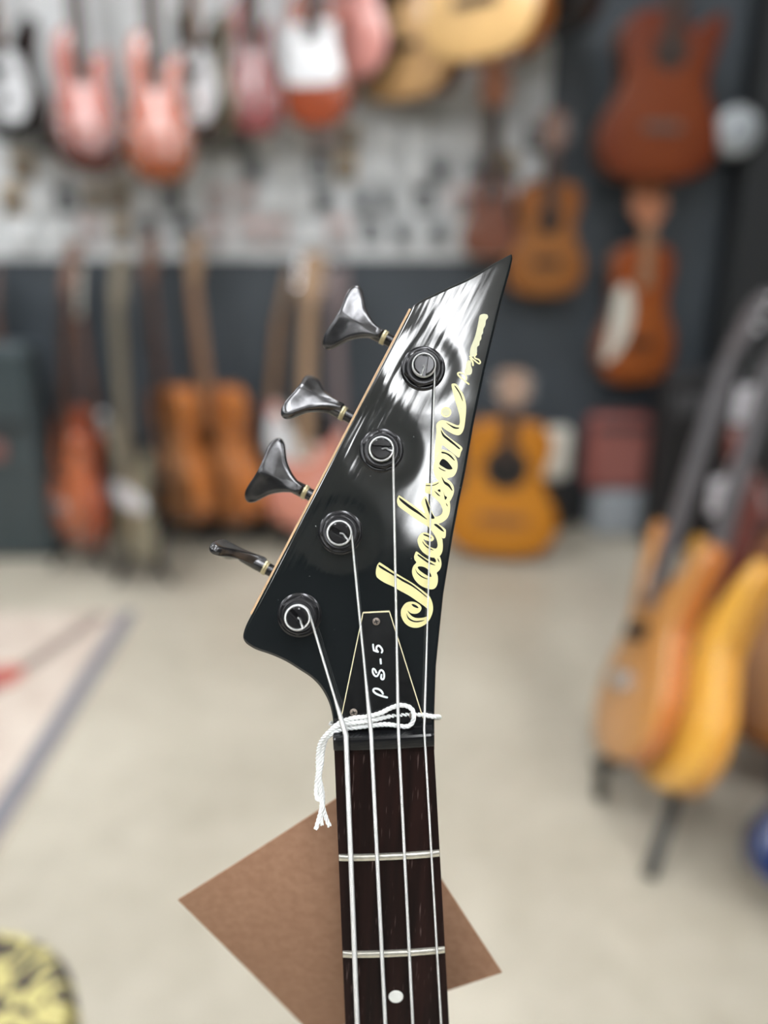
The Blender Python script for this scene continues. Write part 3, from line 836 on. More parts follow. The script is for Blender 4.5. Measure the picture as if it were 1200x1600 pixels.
# ---- kraft card behind the neck
def card():
    def P(px, py, q): return Vector(((px - 600) * q / F, -(py - 800) * q / F, -q)) - NUTC
    Tt, Lf, Rt, Bt = P(584, 1209, .337), P(278, 1406, .346), P(784, 1517, .350), P(489, 1622, .392)
    n = 14; vs = []; fs = []
    nm = (Lf - Tt).cross(Rt - Tt).normalized()
    if nm.z < 0: nm = -nm
    for side in (0, 1):
        for i in range(n + 1):
            for j in range(n + 1):
                u, v = i / n, j / n
                p = Tt * (1 - u) * (1 - v) + Lf * u * (1 - v) + Rt * (1 - u) * v + Bt * u * v
                p = p + nm * (0.0035 * math.sin(math.pi * u) * math.sin(math.pi * v) + 0.0012 * math.sin(3 * u + 2 * v))
                vs.append(p - nm * (0.0006 * side))
    N2 = (n + 1) ** 2
    for i in range(n):
        for j in range(n):
            a = i * (n + 1) + j
            fs.append((a, a + n + 1, a + n + 2, a + 1)); fs.append((N2 + a, N2 + a + 1, N2 + a + n + 2, N2 + a + n + 1))
    bd = [i * (n + 1) for i in range(n + 1)] + [n * (n + 1) + j for j in range(1, n + 1)] + [i * (n + 1) + n for i in range(n - 1, -1, -1)] + [j for j in range(n - 1, 0, -1)]
    for k in range(len(bd)):
        a, b = bd[k], bd[(k + 1) % len(bd)]
        fs.append((a, b, b + N2, a + N2))
    m = pm('kraft_board', (0.31, 0.172, 0.106), 0.7, col2=(0.37, 0.215, 0.137), scale=260, spec=0.25)
    o = mesh('kraft_card', vs, fs, m, None, True, 50)
    o.matrix_world = bass.matrix_world.copy()
    tag(o, 'square brown kraft card hanging behind the neck of the black bass', 'card')
card()

# ---- stand holding the bass (below the frame)
def bass_stand():
    Mw = bass.matrix_world
    bot = Mw @ (dn * 0.94 + nz * -0.03)
    root = empty('bass_stand', (bot.x, bot.y, 0))
    tag(root, 'low black tubular stand carrying the black bass', 'stand')
    M = pm('stand_tube', (0.015, 0.015, 0.016), 0.4, metal=0.3)
    z = max(bot.z - 0.012, 0.02)
    MB().tube([(-0.14, 0, z - 0.01), (0.14, 0, z - 0.01)], 0.010, 12).build('crossbar', M, root)
    for sx in (-1, 1):
        MB().tube([(sx * 0.14, -0.10, 0.012), (sx * 0.14, 0.18, 0.012)], 0.011, 12).build('foot', M, root)
        MB().tube([(sx * 0.14, 0, 0.012), (sx * 0.14, 0, z - 0.01)], 0.010, 12).build('leg', M, root)
        MB().tube([(sx * 0.07, 0, z - 0.01), (sx * 0.07, -0.075, z - 0.008)], 0.010, 12).build('cradle_arm', M, root)
bass_stand()

# ================================================================== THE SHOP BEHIND
ACOU = [(0, 0), (.2, .005), (.38, .05), (.48, .15), (.5, .26), (.46, .38), (.37, .50), (.335, .58), (.35, .68), (.385, .78), (.38, .88), (.31, .96), (.18, .995)]
def sym(h, top=True): return h + [(0, 1)] + [(-x, z) for x, z in h[:0:-1]]
CUT = ACOU[:8] + [(.355, .68), (.40, .80), (.43, .92), (.41, .97), (.35, .975), (.27, .93), (.19, .89), (.12, .92), (.10, 1.0)] + [(0, 1.0)] + [(-x, z) for x, z in ACOU[:0:-1]]
STRAT = [(0, 0), (.3, .03), (.46, .13), (.5, .27), (.42, .42), (.36, .52), (.40, .65), (.47, .78), (.46, .86), (.40, .86), (.28, .76), (.16, .70), (.05, .70), (-.10, .70), (-.18, .74), (-.28, .86), (-.38, .99), (-.46, 1.0), (-.48, .92), (-.42, .75), (-.36, .58), (-.40, .44), (-.49, .30), (-.47, .14), (-.3, .03)]
SINGLE = [(0, 0), (.26, .02), (.44, .11), (.5, .26), (.44, .42), (.35, .55), (.36, .68), (.40, .80), (.38, .86), (.28, .82), (.16, .78), (.08, .84), (.06, .97), (-.1, .99), (-.24, .98), (-.36, .90), (-.40, .76), (-.36, .60), (-.44, .42), (-.5, .26), (-.44, .11), (-.26, .02)]
SHAPES = {'acoustic': sym(ACOU), 'cutaway': CUT, 'strat': STRAT, 'single': SINGLE}

def burst(name, c_in, c_out, ctr, rad, rough=0.2):
    if name in MATS: return MATS[name]
    m = bpy.data.materials.new(name); MATS[name] = m; nt, b = nodes(m); N = nt.nodes; L = nt.links
    tc = N.new('ShaderNodeTexCoord'); mp = N.new('ShaderNodeMapping'); mp.inputs['Scale'].default_value = (1 / rad[0], 0, 1 / rad[1])
    mp.inputs['Location'].default_value = (-ctr[0] / rad[0], 0, -ctr[1] / rad[1])
    L.new(tc.outputs['Object'], mp.inputs[0])
    ln = N.new('ShaderNodeVectorMath'); ln.operation = 'LENGTH'; L.new(mp.outputs[0], ln.inputs[0])
    rp = N.new('ShaderNodeValToRGB'); rp.color_ramp.elements[0].position = 0.5; rp.color_ramp.elements[1].position = 1.0
    rp.color_ramp.elements[0].color = (*c_in, 1); rp.color_ramp.elements[1].color = (*c_out, 1)
    L.new(ln.outputs['Value'], rp.inputs[0]); L.new(rp.outputs[0], b.inputs['Base Color'])
    b.inputs['Roughness'].default_value = rough; b.inputs['Coat Weight'].default_value = 0.8 if rough < .35 else 0.0; b.inputs['Specular IOR Level'].default_value = 0.5 if rough < .35 else 0.25; b.inputs['Coat Roughness'].default_value = 0.06
    return m
def gloss(name, col, rough=0.25, coat=0.8, var=0.12):
    return pm(name, col, rough, var=var, scale=9, coat=coat, stretch=(1, 1, 0.25))
G_rose = pm('rosewood_board', (0.035, 0.018, 0.012), 0.5, var=0.2, scale=60)
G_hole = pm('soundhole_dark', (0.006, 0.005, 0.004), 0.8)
G_pale = pm('pale_neck', (0.50, 0.26, 0.14), 0.4, var=0.1, scale=20)
G_maho = pm('brown_neck', (0.16, 0.075, 0.045), 0.4, var=0.15, scale=20)
G_grey = pm('grey_board', (0.10, 0.095, 0.10), 0.4, var=0.1, scale=20)
G_chrome = pm('chrome', (0.7, 0.7, 0.72), 0.2, metal=0.9)

def guitar(name, label, B, Tp, yaw, H, Wd, shape, top, side=None, neck=None, board=None, dep=0.045, dome=0.014, group=None, cat='guitar',
           hole=None, bridge=None, guard=None, pick=None, nlen=None, head=(0.085, 0.17), headmat=None):
    B = Vector(B); zax = (Vector(Tp) - B).normalized()
    ya = Vector((0, 1, 0)); ya = (ya - zax * ya.dot(zax)).normalized()
    ya = Matrix.Rotation(yaw, 3, zax) @ ya; xa = ya.cross(zax).normalized()
    root = empty(name)
    M = Matrix((xa, ya, zax)).transposed().to_4x4(); M.translation = B
    root.matrix_world = M
    tag(root, label, cat, group)
    ol = [(v.x * Wd, v.y * H) for v in spline([(a, b, 0) for a, b in SHAPES[shape]], 3, True)]
    n = len(ol); cz = 0.45 * H
    # sides and back
    rr = [(1.0, -dep * .5 + .004), (1.0, dep * .5 - .004), (.97, dep * .5)]
    vs = [(x * k, y, cz + (z - cz) * k) for k, y in rr for x, z in ol]
    fs = [(k * n + i, k * n + (i + 1) % n, (k + 1) * n + (i + 1) % n, (k + 1) * n + i) for k in range(2) for i in range(n)]
    fs.append(tuple(range(2 * n, 3 * n)))
    MB().add(vs, fs).build('body', side or top, root)
    # arched top
    vs = []; fs = []
    ks = [(1.0, 0.004), (.985, 0.0), (.93, -dome * .25), (.8, -dome * .6), (.6, -dome * .85), (.35, -dome), (.05, -dome * 1.03)]
    for k, y in ks:
        for x, z in ol: vs.append((x * k, -dep * .5 + y, cz + (z - cz) * k))
    for q in range(len(ks) - 1):
        for i in range(n):
            j = (i + 1) % n; fs.append((q * n + i, (q + 1) * n + i, (q + 1) * n + j, q * n + j))
    fs.append(tuple((len(ks) - 1) * n + i for i in range(n)))
    MB().add(vs, fs).build('top', top, root, True, 60)
    yf = -dep * .5 - dome
    if hole:
        MB().lathe((0, yf - .001, hole[0] * H), (0, -1, 0), [(0, hole[1] * 1.25), (.0012, hole[1] * 1.25)], 28).build('rosette', G_rose, root, False)
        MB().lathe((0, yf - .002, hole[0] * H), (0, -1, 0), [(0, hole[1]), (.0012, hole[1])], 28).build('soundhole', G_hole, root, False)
    if bridge:
        MB().bbox((0, yf - .004, bridge[0] * H), (bridge[1], .012, bridge[2]), .004).build('bridge', bridge[3] if len(bridge) > 3 else G_rose, root)
    if guard:
        gm, pts = guard
        P2 = [(v.x * Wd, v.y * H) for v in spline([(a, b, 0) for a, b in pts], 4, True)]
        g = MB(); m_ = len(P2)
        tri = tessellate_polygon([[Vector((x, z, 0)) for x, z in P2]])
        g.add([(x, yf - .003, z) for x, z in P2] + [(x, yf + .006, z) for x, z in P2], [tuple(t) for t in tri] + [(i, (i + 1) % m_, m_ + (i + 1) % m_, m_ + i) for i in range(m_)])
        g.build('pickguard', gm, root, False)  # on some guitars this plate draws a painted highlight instead
    for pz in (pick or []):
        MB().bbox((0, yf - .006, pz * H), (.085, .016, .036), .004).build('pickup', G_chrome if pz < .4 else G_hole, root)
    nl = nlen or 0.36
    z0 = H * (.70 if shape == 'strat' else .95 if shape != 'single' else .9)
    z1 = H + nl
    nb = MB(); 
    vs = []; fs = []
    for z, hw in ((z0, .029), (z1, .022)):
        for a in range(9):
            t = math.pi * a / 8; vs.append((-hw * math.cos(t), yf + .004 + .022 * math.sin(t), z))
    fs = [(a, (a + 1) % 9, 9 + (a + 1) % 9, 9 + a) for a in range(9)] + [tuple(range(8, -1, -1)), tuple(range(9, 18))]
    nb.add(vs, fs).build('neck', neck or G_pale, root)
    zb = H * (.60 if shape in ('strat', 'single') else .70)
    MB().add([(-.029, yf - .004, zb), (.029, yf - .004, zb), (.022, yf - .004, z1), (-.022, yf - .004, z1), (-.029, yf + .004, zb), (.029, yf + .004, zb), (.022, yf + .004, z1), (-.022, yf + .004, z1)],
             [(0, 1, 2, 3), (0, 4, 5, 1), (1, 5, 6, 2), (2, 6, 7, 3), (3, 7, 4, 0)]).build('fingerboard', board or G_rose, root, False)
    hw, hl = head
    hp = [(-.022, 0), (.022, 0), (hw * .5, hl * .25), (hw * .46, hl * .9), (hw * .3, hl), (-hw * .3, hl), (-hw * .46, hl * .9), (-hw * .5, hl * .25)]
    hv = [(x, yf + .002 + z * .15, z1 + z) for x, z in hp] + [(x, yf + .017 + z * .15, z1 + z) for x, z in hp]
    hd = MB().add(hv, [tuple(range(8)), tuple(range(15, 7, -1))] + [(i, 8 + i, 8 + (i + 1) % 8, (i + 1) % 8) for i in range(8)]).build('headstock', headmat or neck or G_pale, root, False)
    for sx in (-1, 1):
        for q in range(3):
            zz = hl * (.35 + .22 * q)
            MB().tube([(sx * hw * .47, yf + .012 + zz * .15, z1 + zz), (sx * (hw * .5 + .02), yf + .012 + zz * .15, z1 + zz)], [.003, .007], 8).build('tuning_key', G_chrome, hd)
    return root

# pale slatwall panel behind the hanging guitars
xr = W(850, 300, 3.0).x
z_lo = W(400, 405, 3.0).z
slab('trim_2', ((X0 + xr) / 2, Y1 - 0.01, (z_lo + CEIL) / 2), (xr - X0, 0.02, CEIL - z_lo), M_white)

# hanging guitars: label, bottom px, depth, yaw, height, width, shape, materials
def hang(name, label, px, py, Y, yaw, H, Wd, shape, top, tilt=0.03, **k):
    B = W(px, py, Y); xl = k.pop('lamp_x', None)
    if xl is not None:          # body turned so its front mirrors a ceiling lamp
        m_ = B + Vector((0, 0, .55 * H)); a = (CL - m_).normalized(); b = (Vector((xl, -.5, CEIL)) - m_).normalized()
        h_ = (a + b).normalized(); yaw = math.degrees(math.atan2(h_.x, -h_.y)); tilt = h_.z / math.hypot(h_.x, h_.y)
        T_ = B + Vector((-h_.x, -h_.y, 0)).normalized() * tilt + Vector((0, 0, 1))
    else: T_ = B + Vector((k.pop('dx', 0.0), tilt, 1.0))
    return guitar(name, label, B, T_, math.radians(yaw), H, Wd, shape, top, **k)
GR = 'guitars hanging on the pale wall'
c_red = gloss('cherry_red', (0.42, 0.085, 0.05), 0.22)
c_redbr = gloss('red_brown', (0.28, 0.055, 0.018), 0.22)
c_oran = gloss('amber_orange', (0.46, 0.16, 0.04), 0.25)
c_blk = gloss('gloss_black', (0.012, 0.012, 0.012), 0.2)
c_nat = gloss('natural_spruce', (0.50, 0.30, 0.13), 0.35)
c_blond = gloss('blonde_spruce', (0.72, 0.46, 0.19), 0.35)
c_cream = gloss('cream_plastic', (0.72, 0.70, 0.62), 0.35)
c_white = gloss('white_plastic_highlight', (0.66, 0.67, 0.69), 0.35, coat=0.3)  # also colours the plates that paint a highlight
c_olive = gloss('olive_gold', (0.20, 0.175, 0.115), 0.4)
c_rose = gloss('rose_pink', (0.62, 0.28, 0.25), 0.3)
GUARD_C = [(-.36, .30), (-.05, .16), (.25, .14), (.40, .28), (.36, .46), (.28, .62), (.05, .66), (-.2, .70), (-.30, .52)]
GUARD_S = [(.05, .36), (.22, .30), (.30, .40), (.27, .50), (.12, .56), (.06, .48)]
hang('electric_guitar', 'black electric guitar with white pickguard at the left end of the hanging row', 30, 222, 2.84, -30, .40, .30, 'strat', c_blk, guard=(c_white, GUARD_C), neck=G_pale, pick=[.3, .5], group=GR)
hang('electric_guitar', 'cherry red hanging guitar with dark rounded bottom, second from the left end', 145, 272, 2.80, -30, .44, .22, 'single', burst('cherry_highlight_burst', (0.42, 0.12, 0.09), (0.05, 0.014, 0.009), (0, .30), (.14, .27)), side=c_redbr, neck=G_maho, lamp_x=-1.3, group=GR)  # burst raised to paint the pink highlight fading into a dark bottom
hang('electric_guitar', 'orange-red hanging guitar with light edges, lowest of the hanging row', 256, 286, 2.80, -28, .46, .22, 'single', burst('orange_highlight_burst', (0.48, 0.15, 0.10), (0.20, 0.045, 0.008), (0, .31), (.14, .28)), side=c_cream, neck=G_pale, lamp_x=-1.3, group=GR)  # burst colour likewise holds a painted highlight above the browner bottom
hang('electric_guitar', 'narrow black hanging guitar with white front patch between the two red ones', 326, 222, 2.84, -48, .40, .30, 'strat', c_blk, side=c_olive, guard=(c_white, GUARD_C), pick=[.3, .5], group=GR)  # white patch across the front
hang('electric_guitar', 'dark hanging guitar with rose pink front, beside the red-brown one', 402, 212, 2.80, -50, .40, .17, 'single', gloss('plum', (0.22, 0.06, 0.06), .2), side=G_maho, neck=c_redbr, lamp_x=0.335, group=GR)
hang('electric_guitar', 'red-brown hanging guitar with large painted white highlight', 498, 200, 2.80, -20, .40, .23, 'single', c_redbr, guard=(c_white, [(-.40, .34), (-.1, .30), (.3, .30), (.44, .36), (.36, .55), (.33, .72), (.0, .74), (-.34, .72), (-.36, .55)]), neck=G_maho, group=GR, tilt=.08)  # white plate paints the ceiling-lamp highlight on the glossy front
hang('electric_guitar', 'pink and black hanging guitar behind the natural acoustic', 560, 128, 2.86, -45, .40, .30, 'strat', c_rose, side=c_blk, neck=G_maho, group=GR)
hang('acoustic_guitar', 'natural tan acoustic guitar hanging in the row, wide body', 640, 158, 2.86, -40, .49, .39, 'acoustic', c_nat, side=G_maho, dep=.09, hole=(.68, .05), bridge=(.3, .15, .03), group=GR)
hang('acoustic_guitar', 'pale blonde acoustic guitar with orange side, hanging beside the natural one', 757, 97, 2.62, -38, .49, .39, 'acoustic', c_blond, side=c_oran, dep=.10, hole=(.68, .05), bridge=(.3, .15, .03), group=GR)
hang('acoustic_guitar', 'black acoustic guitar at the right end of the hanging row', 845, 62, 2.82, -40, .49, .38, 'acoustic', c_blk, side=c_blk, dep=.09, hole=(.68, .05), bridge=(.3, .15, .03), group=GR)

c_mah = burst('mahogany_top', (0.17, 0.038, 0.010), (0.12, 0.022, 0.006), (0, .2), (.2, .27), 0.45)
hang('acoustic_guitar', 'large mahogany cutaway acoustic guitar hanging on the slate wall', 1016, 284, 2.84, 4, .50, .405, 'cutaway', c_mah, side=G_maho, dep=.09, dome=.006, neck=G_maho, hole=(.76, .045), bridge=(.32, .13, .03, pm('grey_bridge', (0.12, 0.075, 0.06), .5)), group='guitars on the slate wall', dx=.01)
hang('small_guitar', 'small reddish guitar with cream left patch hanging below the mahogany cutaway', 985, 596, 2.9, 14, .49, .30, 'acoustic', burst('red_amber', (0.30, 0.085, 0.022), (0.24, 0.055, 0.012), (0, .15), (.16, .24), .4), side=G_maho, dep=.07, dome=.008, neck=G_pale, board=pm('tan_board', (0.30, 0.17, 0.10), .5, var=.1), guard=(c_cream, [(-.47, .18), (-.30, .24), (-.16, .40), (-.14, .60), (-.24, .72), (-.36, .66), (-.40, .45)]), bridge=(.30, .10, .03), nlen=.06, head=(.13, .19), headmat=pm('peach_head', (0.52, 0.22, 0.12), .4, var=.1), group='guitars on the slate wall', dx=-.02)  # cream patch on the left of the top
hang('acoustic_guitar', 'brown guitar hanging with pale headstock, half hidden by the headstock tip', 762, 402, 2.93, 0, .26, .20, 'acoustic', gloss('brown_red', (0.16, 0.052, 0.026), .45), dep=.06, dome=.006, neck=G_pale, nlen=.22, head=(.10, .13), headmat=pm('peach_head', (0.5, 0.22, 0.12)), group='guitars on the slate wall')
hang('acoustic_guitar', 'amber square-shouldered guitar hanging right of the headstock tip', 846, 462, 2.88, 6, .38, .28, 'acoustic', burst('amber_top', (0.26, 0.105, 0.03), (0.22, 0.075, 0.015), (0, .13), (.15, .2), .45), side=G_maho, dep=.07, dome=.006, neck=G_maho, hole=(.66, .035), bridge=(.3, .1, .025), nlen=.10, head=(.08, .12), group='guitars on the slate wall')

# guitars standing on the floor along the wall
def stand(B, label, spread=.12, h=.42, group='low guitar stands'):
    r = empty('guitar_stand', (B.x, B.y + .03, 0))
    tag(r, label, 'stand', group)
    M = pm('stand_tube', (0.015, 0.015, 0.016), 0.4, metal=0.3)
    z = B.z - .012
    MB().tube([(0, 0.03, z), (0, .05, z + h)], .011, 10).build('post', M, r)
    for a in (-2.5, -.64, 1.57):
        MB().tube([(0, .03, z + .06), (spread * math.cos(a), .03 + spread * math.sin(a), .01)], .010, 8).build('leg', M, r)
    for sx in (-1, 1):
        MB().tube([(0, .03, z), (sx * .06, .03, z), (sx * .06, -.11, z)], .009, 8).build('cradle_arm', M, r)
    return r
def onfloor(name, label, px, py, z, yaw, H, Wd, shape, top, lean=.08, dx=0.0, stlabel=None, **k):
    B = WF(px, py, z)
    g = guitar(name, label, B, B + Vector((dx, lean, 1)), math.radians(yaw), H, Wd, shape, top, **k)
    if stlabel: stand(B, stlabel)
    return g
FG = 'guitars standing along the wall'
onfloor('electric_guitar', 'glossy red-brown hollow guitar on a stand beside the dark case', 120, 850, .10, -46, .50, .36, 'single', burst('sienna', (0.46, 0.13, 0.05), (0.14, 0.03, 0.012), (.02, .24), (.18, .25)), side=c_redbr, dep=.05, dome=.03, neck=G_maho, pick=[.3, .5], group=FG, dx=.12, stlabel='black stand under the red-brown hollow guitar')
onfloor('electric_guitar', 'olive gold electric guitar with white pickguard on a stand', 222, 872, .10, -48, .46, .31, 'strat', c_olive, side=c_blk, neck=pm('khaki_neck', (0.20, 0.17, 0.12), .5), board=pm('khaki_board', (0.17, 0.15, 0.11), .5), guard=(c_white, [(-.3, .42), (.0, .40), (.36, .42), (.34, .52), (0, .56), (-.3, .55)]), group=FG, dx=.02, stlabel='black stand under the olive gold guitar')
onfloor('acoustic_guitar', 'amber acoustic guitar leaning at the wall, beside the olive guitar', 290, 812, .10, -50, .52, .36, 'acoustic', burst('honey', (0.52, 0.26, 0.13), (0.30, 0.11, 0.03), (0, .2), (.17, .26)), side=c_oran, dep=.08, dome=.014, neck=G_maho, bridge=(.3, .13, .03), hole=(.66, .04), group=FG, dx=-.03, stlabel='black stand under the amber acoustic guitar')
onfloor('acoustic_guitar', 'orange acoustic guitar leaning at the wall under the upper tuning keys', 364, 812, .10, -46, .52, .36, 'acoustic', burst('tangerine', (0.50, 0.21, 0.08), (0.32, 0.10, 0.02), (0, .2), (.17, .26)), side=c_oran, dep=.08, dome=.014, neck=pm('tan_neck', (0.30, 0.19, 0.11), .5), board=pm('tan_board', (0.30, 0.17, 0.10), .5, var=.1), bridge=(.3, .13, .03), hole=(.66, .04), group=FG, dx=-.06, stlabel='black stand under the orange acoustic guitar')
onfloor('electric_guitar', 'salmon pink electric guitar with painted white reflection just behind the tuning keys', 478, 826, .10, -20, .46, .33, 'strat', pm('salmon', (0.60, 0.22, 0.13), .3, col2=(0.62, 0.30, 0.28), scale=5, coat=.8), side=c_cream, guard=(c_white, [(-.42, .62), (-.1, .56), (.1, .60), (.12, .72), (-.15, .76), (-.36, .92), (-.45, .85)]), neck=pm('tan_neck', (0.30, 0.19, 0.11)), board=pm('tan_neck', (0.3, 0.19, 0.11)), group=FG, dx=.06, stlabel='black stand under the salmon pink guitar')  # white plate paints the gloss reflection on the upper body
onfloor('classical_guitar', 'yellow-orange classical guitar standing on the floor against the slate wall', 778, 864, .03, -8, .50, .40, 'acoustic', burst('golden', (0.50, 0.20, 0.022), (0.40, 0.15, 0.012), (0, .2), (.2, .26), .4), side=c_oran, dep=.09, dome=.006, neck=G_maho, hole=(.66, .065), bridge=(.28, .17, .03, pm('brown_bridge', (0.20, 0.09, 0.04), .5)), group=FG, dx=.05, lean=.10, nlen=.05, head=(.10, .12), headmat=pm('beige_head', (0.30, 0.19, 0.13), .5))

# darker guitars in between, mostly their necks showing
c_dkb = gloss('dark_brown_gloss', (0.06, 0.026, 0.016), .3)
onfloor('electric_guitar', 'dark brown guitar with brown neck behind the tall slate case', 40, 815, .06, -62, .44, .30, 'single', c_dkb, neck=G_maho, board=pm('walnut_board', (0.12, 0.06, 0.04), .5), group=FG, dx=.03, lean=.05, stlabel='black stand under the dark brown guitar behind the slate case')
onfloor('electric_guitar', 'black guitar with brown neck and pale headstock behind the red-brown hollow guitar', 180, 815, .06, -66, .44, .30, 'strat', c_blk, neck=G_maho, board=pm('walnut_board', (0.12, 0.06, 0.04)), headmat=c_cream, group=FG, dx=-.03, lean=.05, stlabel='black stand under the black guitar with pale headstock')
onfloor('electric_guitar', 'dark guitar with tilted tan neck beside the orange acoustic', 420, 815, .06, -72, .44, .30, 'single', c_dkb, neck=pm('tan_neck', (0.30, 0.19, 0.11)), board=pm('amber_board', (0.30, 0.16, 0.07), .5), headmat=pm('tan_neck', (0.3, 0.19, 0.11)), group=FG, dx=.13, lean=.05, stlabel='black stand under the dark guitar with tilted tan neck')
onfloor('electric_guitar', 'black guitar with greyish rose neck behind the long edge of the headstock', 548, 815, .06, -40, .44, .30, 'strat', c_blk, neck=pm('greyrose_neck', (0.24, 0.19, 0.19), .5), board=pm('greyrose_neck', (0.24, 0.19, 0.19), .5), group=FG, dx=-.03, lean=.05, stlabel='black stand under the guitar with greyish rose neck')

# accessory packs hung on the pale wall
pk_w = pm('pack_white', (0.72, 0.74, 0.75), .4, var=.08, scale=30); pk_g = pm('pack_grey', (0.34, 0.36, 0.37), .4, var=.1, scale=30)
pk_d = pm('pack_dark', (0.05, 0.05, 0.055), .4); pk_p = pm('pack_rosy', (0.55, 0.42, 0.40), .4); pk_t = pm('pack_tan', (0.42, 0.32, 0.20), .5)
R_ = random.Random(3)
proto = {}
for row, py in enumerate((215, 262, 312, 362)):
    px = 18 + (row % 2) * 17
    while px < 840:
        kind = R_.choice(['pale', 'pale', 'pale', 'grey', 'dark', 'rosy', 'tan'])
        P0 = W(px, py, 2.985); hh = R_.uniform(.08, .105); ww = R_.uniform(.055, .08)
        if kind not in proto:
            t = empty('accessory_pack', P0)
            tag(t, {'pale': 'small white accessory pack hooked on the pale wall', 'grey': 'small grey accessory pack hooked on the pale wall', 'dark': 'small black accessory pack hooked on the pale wall', 'rosy': 'small rosy accessory pack hooked on the pale wall', 'tan': 'small tan accessory pack hooked on the pale wall'}[kind], 'accessory', 'accessory packs of the %s kind' % kind)
            MB().bbox((0, 0, 0), (.07, .012, .095), .004).build('card', {'pale': pk_w, 'grey': pk_g, 'dark': pk_d, 'rosy': pk_p, 'tan': pk_t}[kind], t)
            MB().bbox((0, -.012, -.012), (.045, .014, .045), .005).build('blister', pk_d if kind in ('grey', 'tan') else pk_g if kind != 'pale' else pk_w, t)
            MB().tube([(0, .022, .038), (0, -.04, .038)], .003, 8).build('hook', G_chrome, t)
            proto[kind] = t
        else:
            r0 = proto[kind]; t = r0.copy(); COL.objects.link(t); t.location = P0
            for ch in r0.children:
                c_ = ch.copy(); COL.objects.link(c_); c_.parent = t
        t.scale = (R_.uniform(.85, 1.15), 1, R_.uniform(.85, 1.1))
        px += R_.uniform(36, 60)

# boxes and cases along the wall
def amp(name, label, cat, pxl, pxr, pyt, pyb, z0, col, face, depth=.2, grill=True, Y=None):
    B = W((pxl + pxr) / 2, pyb, Y) if Y else WF((pxl + pxr) / 2, pyb, z0); wd = abs(W(pxr, pyb, B.y).x - W(pxl, pyb, B.y).x); ht = W((pxl + pxr) / 2, pyt, B.y).z - z0
    r = empty(name, (B.x, B.y + depth / 2, z0)); tag(r, label, cat)
    MB().bbox((0, 0, ht / 2), (wd, depth, ht), .02).build('cabinet', col, r)
    if grill:
        MB().bbox((0, -depth / 2 - .002, ht * .42), (wd * .84, .012, ht * .68), .005).build('grille', face, r)
        MB().bbox((0, -depth / 2 - .002, ht * .86), (wd * .84, .012, ht * .10), .004).build('control_panel', pk_d, r)
        MB().tube([(-wd * .25, 0, ht), (-wd * .2, 0, ht + .02), (wd * .2, 0, ht + .02), (wd * .25, 0, ht)], .007, 8).build('handle', pk_d, r)
    return r
case_m = pm('grey_case', (0.30, 0.33, 0.36), .45)
gc = amp('equipment_case', 'low pale grey case on the floor under the small red amplifier', 'case', 925, 1012, 770, 822, .0, case_m, case_m, .12, False, Y=2.86)
top_z = W(965, 770, 2.86).z
rb = amp('practice_amplifier', 'small dusty red practice amplifier standing on the pale grey case', 'amplifier', 915, 1010, 652, 772, top_z, pm('dusty_red', (0.25, 0.075, 0.062), .6, var=.1), pm('dusty_red_cloth', (0.28, 0.10, 0.085), .8, var=.1, scale=80), .10, Y=2.87)
amp('bass_amplifier', 'large black amplifier in the corner by the black column', 'amplifier', 1015, 1130, 590, 830, .0, pm('black_vinyl', (0.010, 0.010, 0.011), .6), pm('black_cloth', (0.008, 0.007, 0.007), .9), .14, Y=2.70)
amp('white_carton', 'white carton behind the yellow-orange classical guitar', 'box', 846, 890, 670, 752, W(868, 752, 2.93).z, c_cream, c_cream, .06, False, Y=2.93)
amp('black_box', 'black box on the floor under the white carton', 'box', 842, 894, 752, 815, .0, pm('black_vinyl', (0.01, 0.01, 0.011)), pm('black_vinyl', (0.01, 0.01, 0.011)), .08, False, Y=2.92)
dc = amp('instrument_case', 'tall dark slate hard case standing at the left edge of the photo', 'case', -130, 92, 540, 875, .0, pm('slate_case', (0.040, 0.056, 0.062), .35, var=.1), pm('slate_case_panel', (0.05, 0.06, 0.07), .4), .13, False)
hz = W(10, 665, dc.location.y - .065).z
MB().bbox((0, -.070, hz), (.42, .02, .03), .006).build('clasp_band', pm('black_band', (0.012, 0.013, 0.014), .5), dc)
MB().bbox((.06, -.072, hz - .09), (.16, .02, .07), .01).build('reflection_patch', pm('rosy_reflection', (0.22, 0.10, 0.09), .4), dc)  # rosy patch paints a pink reflection on the case front
# round white disc lamp on the column
P0 = W(1150, 206, Y1 - .15)
dl = empty('wall_disc', P0); tag(dl, 'small round white fitting on the black column beside the mahogany guitar', 'wall fitting')
MB().lathe((0, 0.009, 0), (0, -1, 0), [(0, .075), (.02, .075), (.035, .065), (.04, .05)], 28).build('cover', pm('fitting_white', (0.42, 0.45, 0.47), .5), dl)
MB().lathe((0, -0.03, 0), (0, -1, 0), [(0, .045), (.006, .045), (.01, .03)], 24).build('centre', case_m, dl)

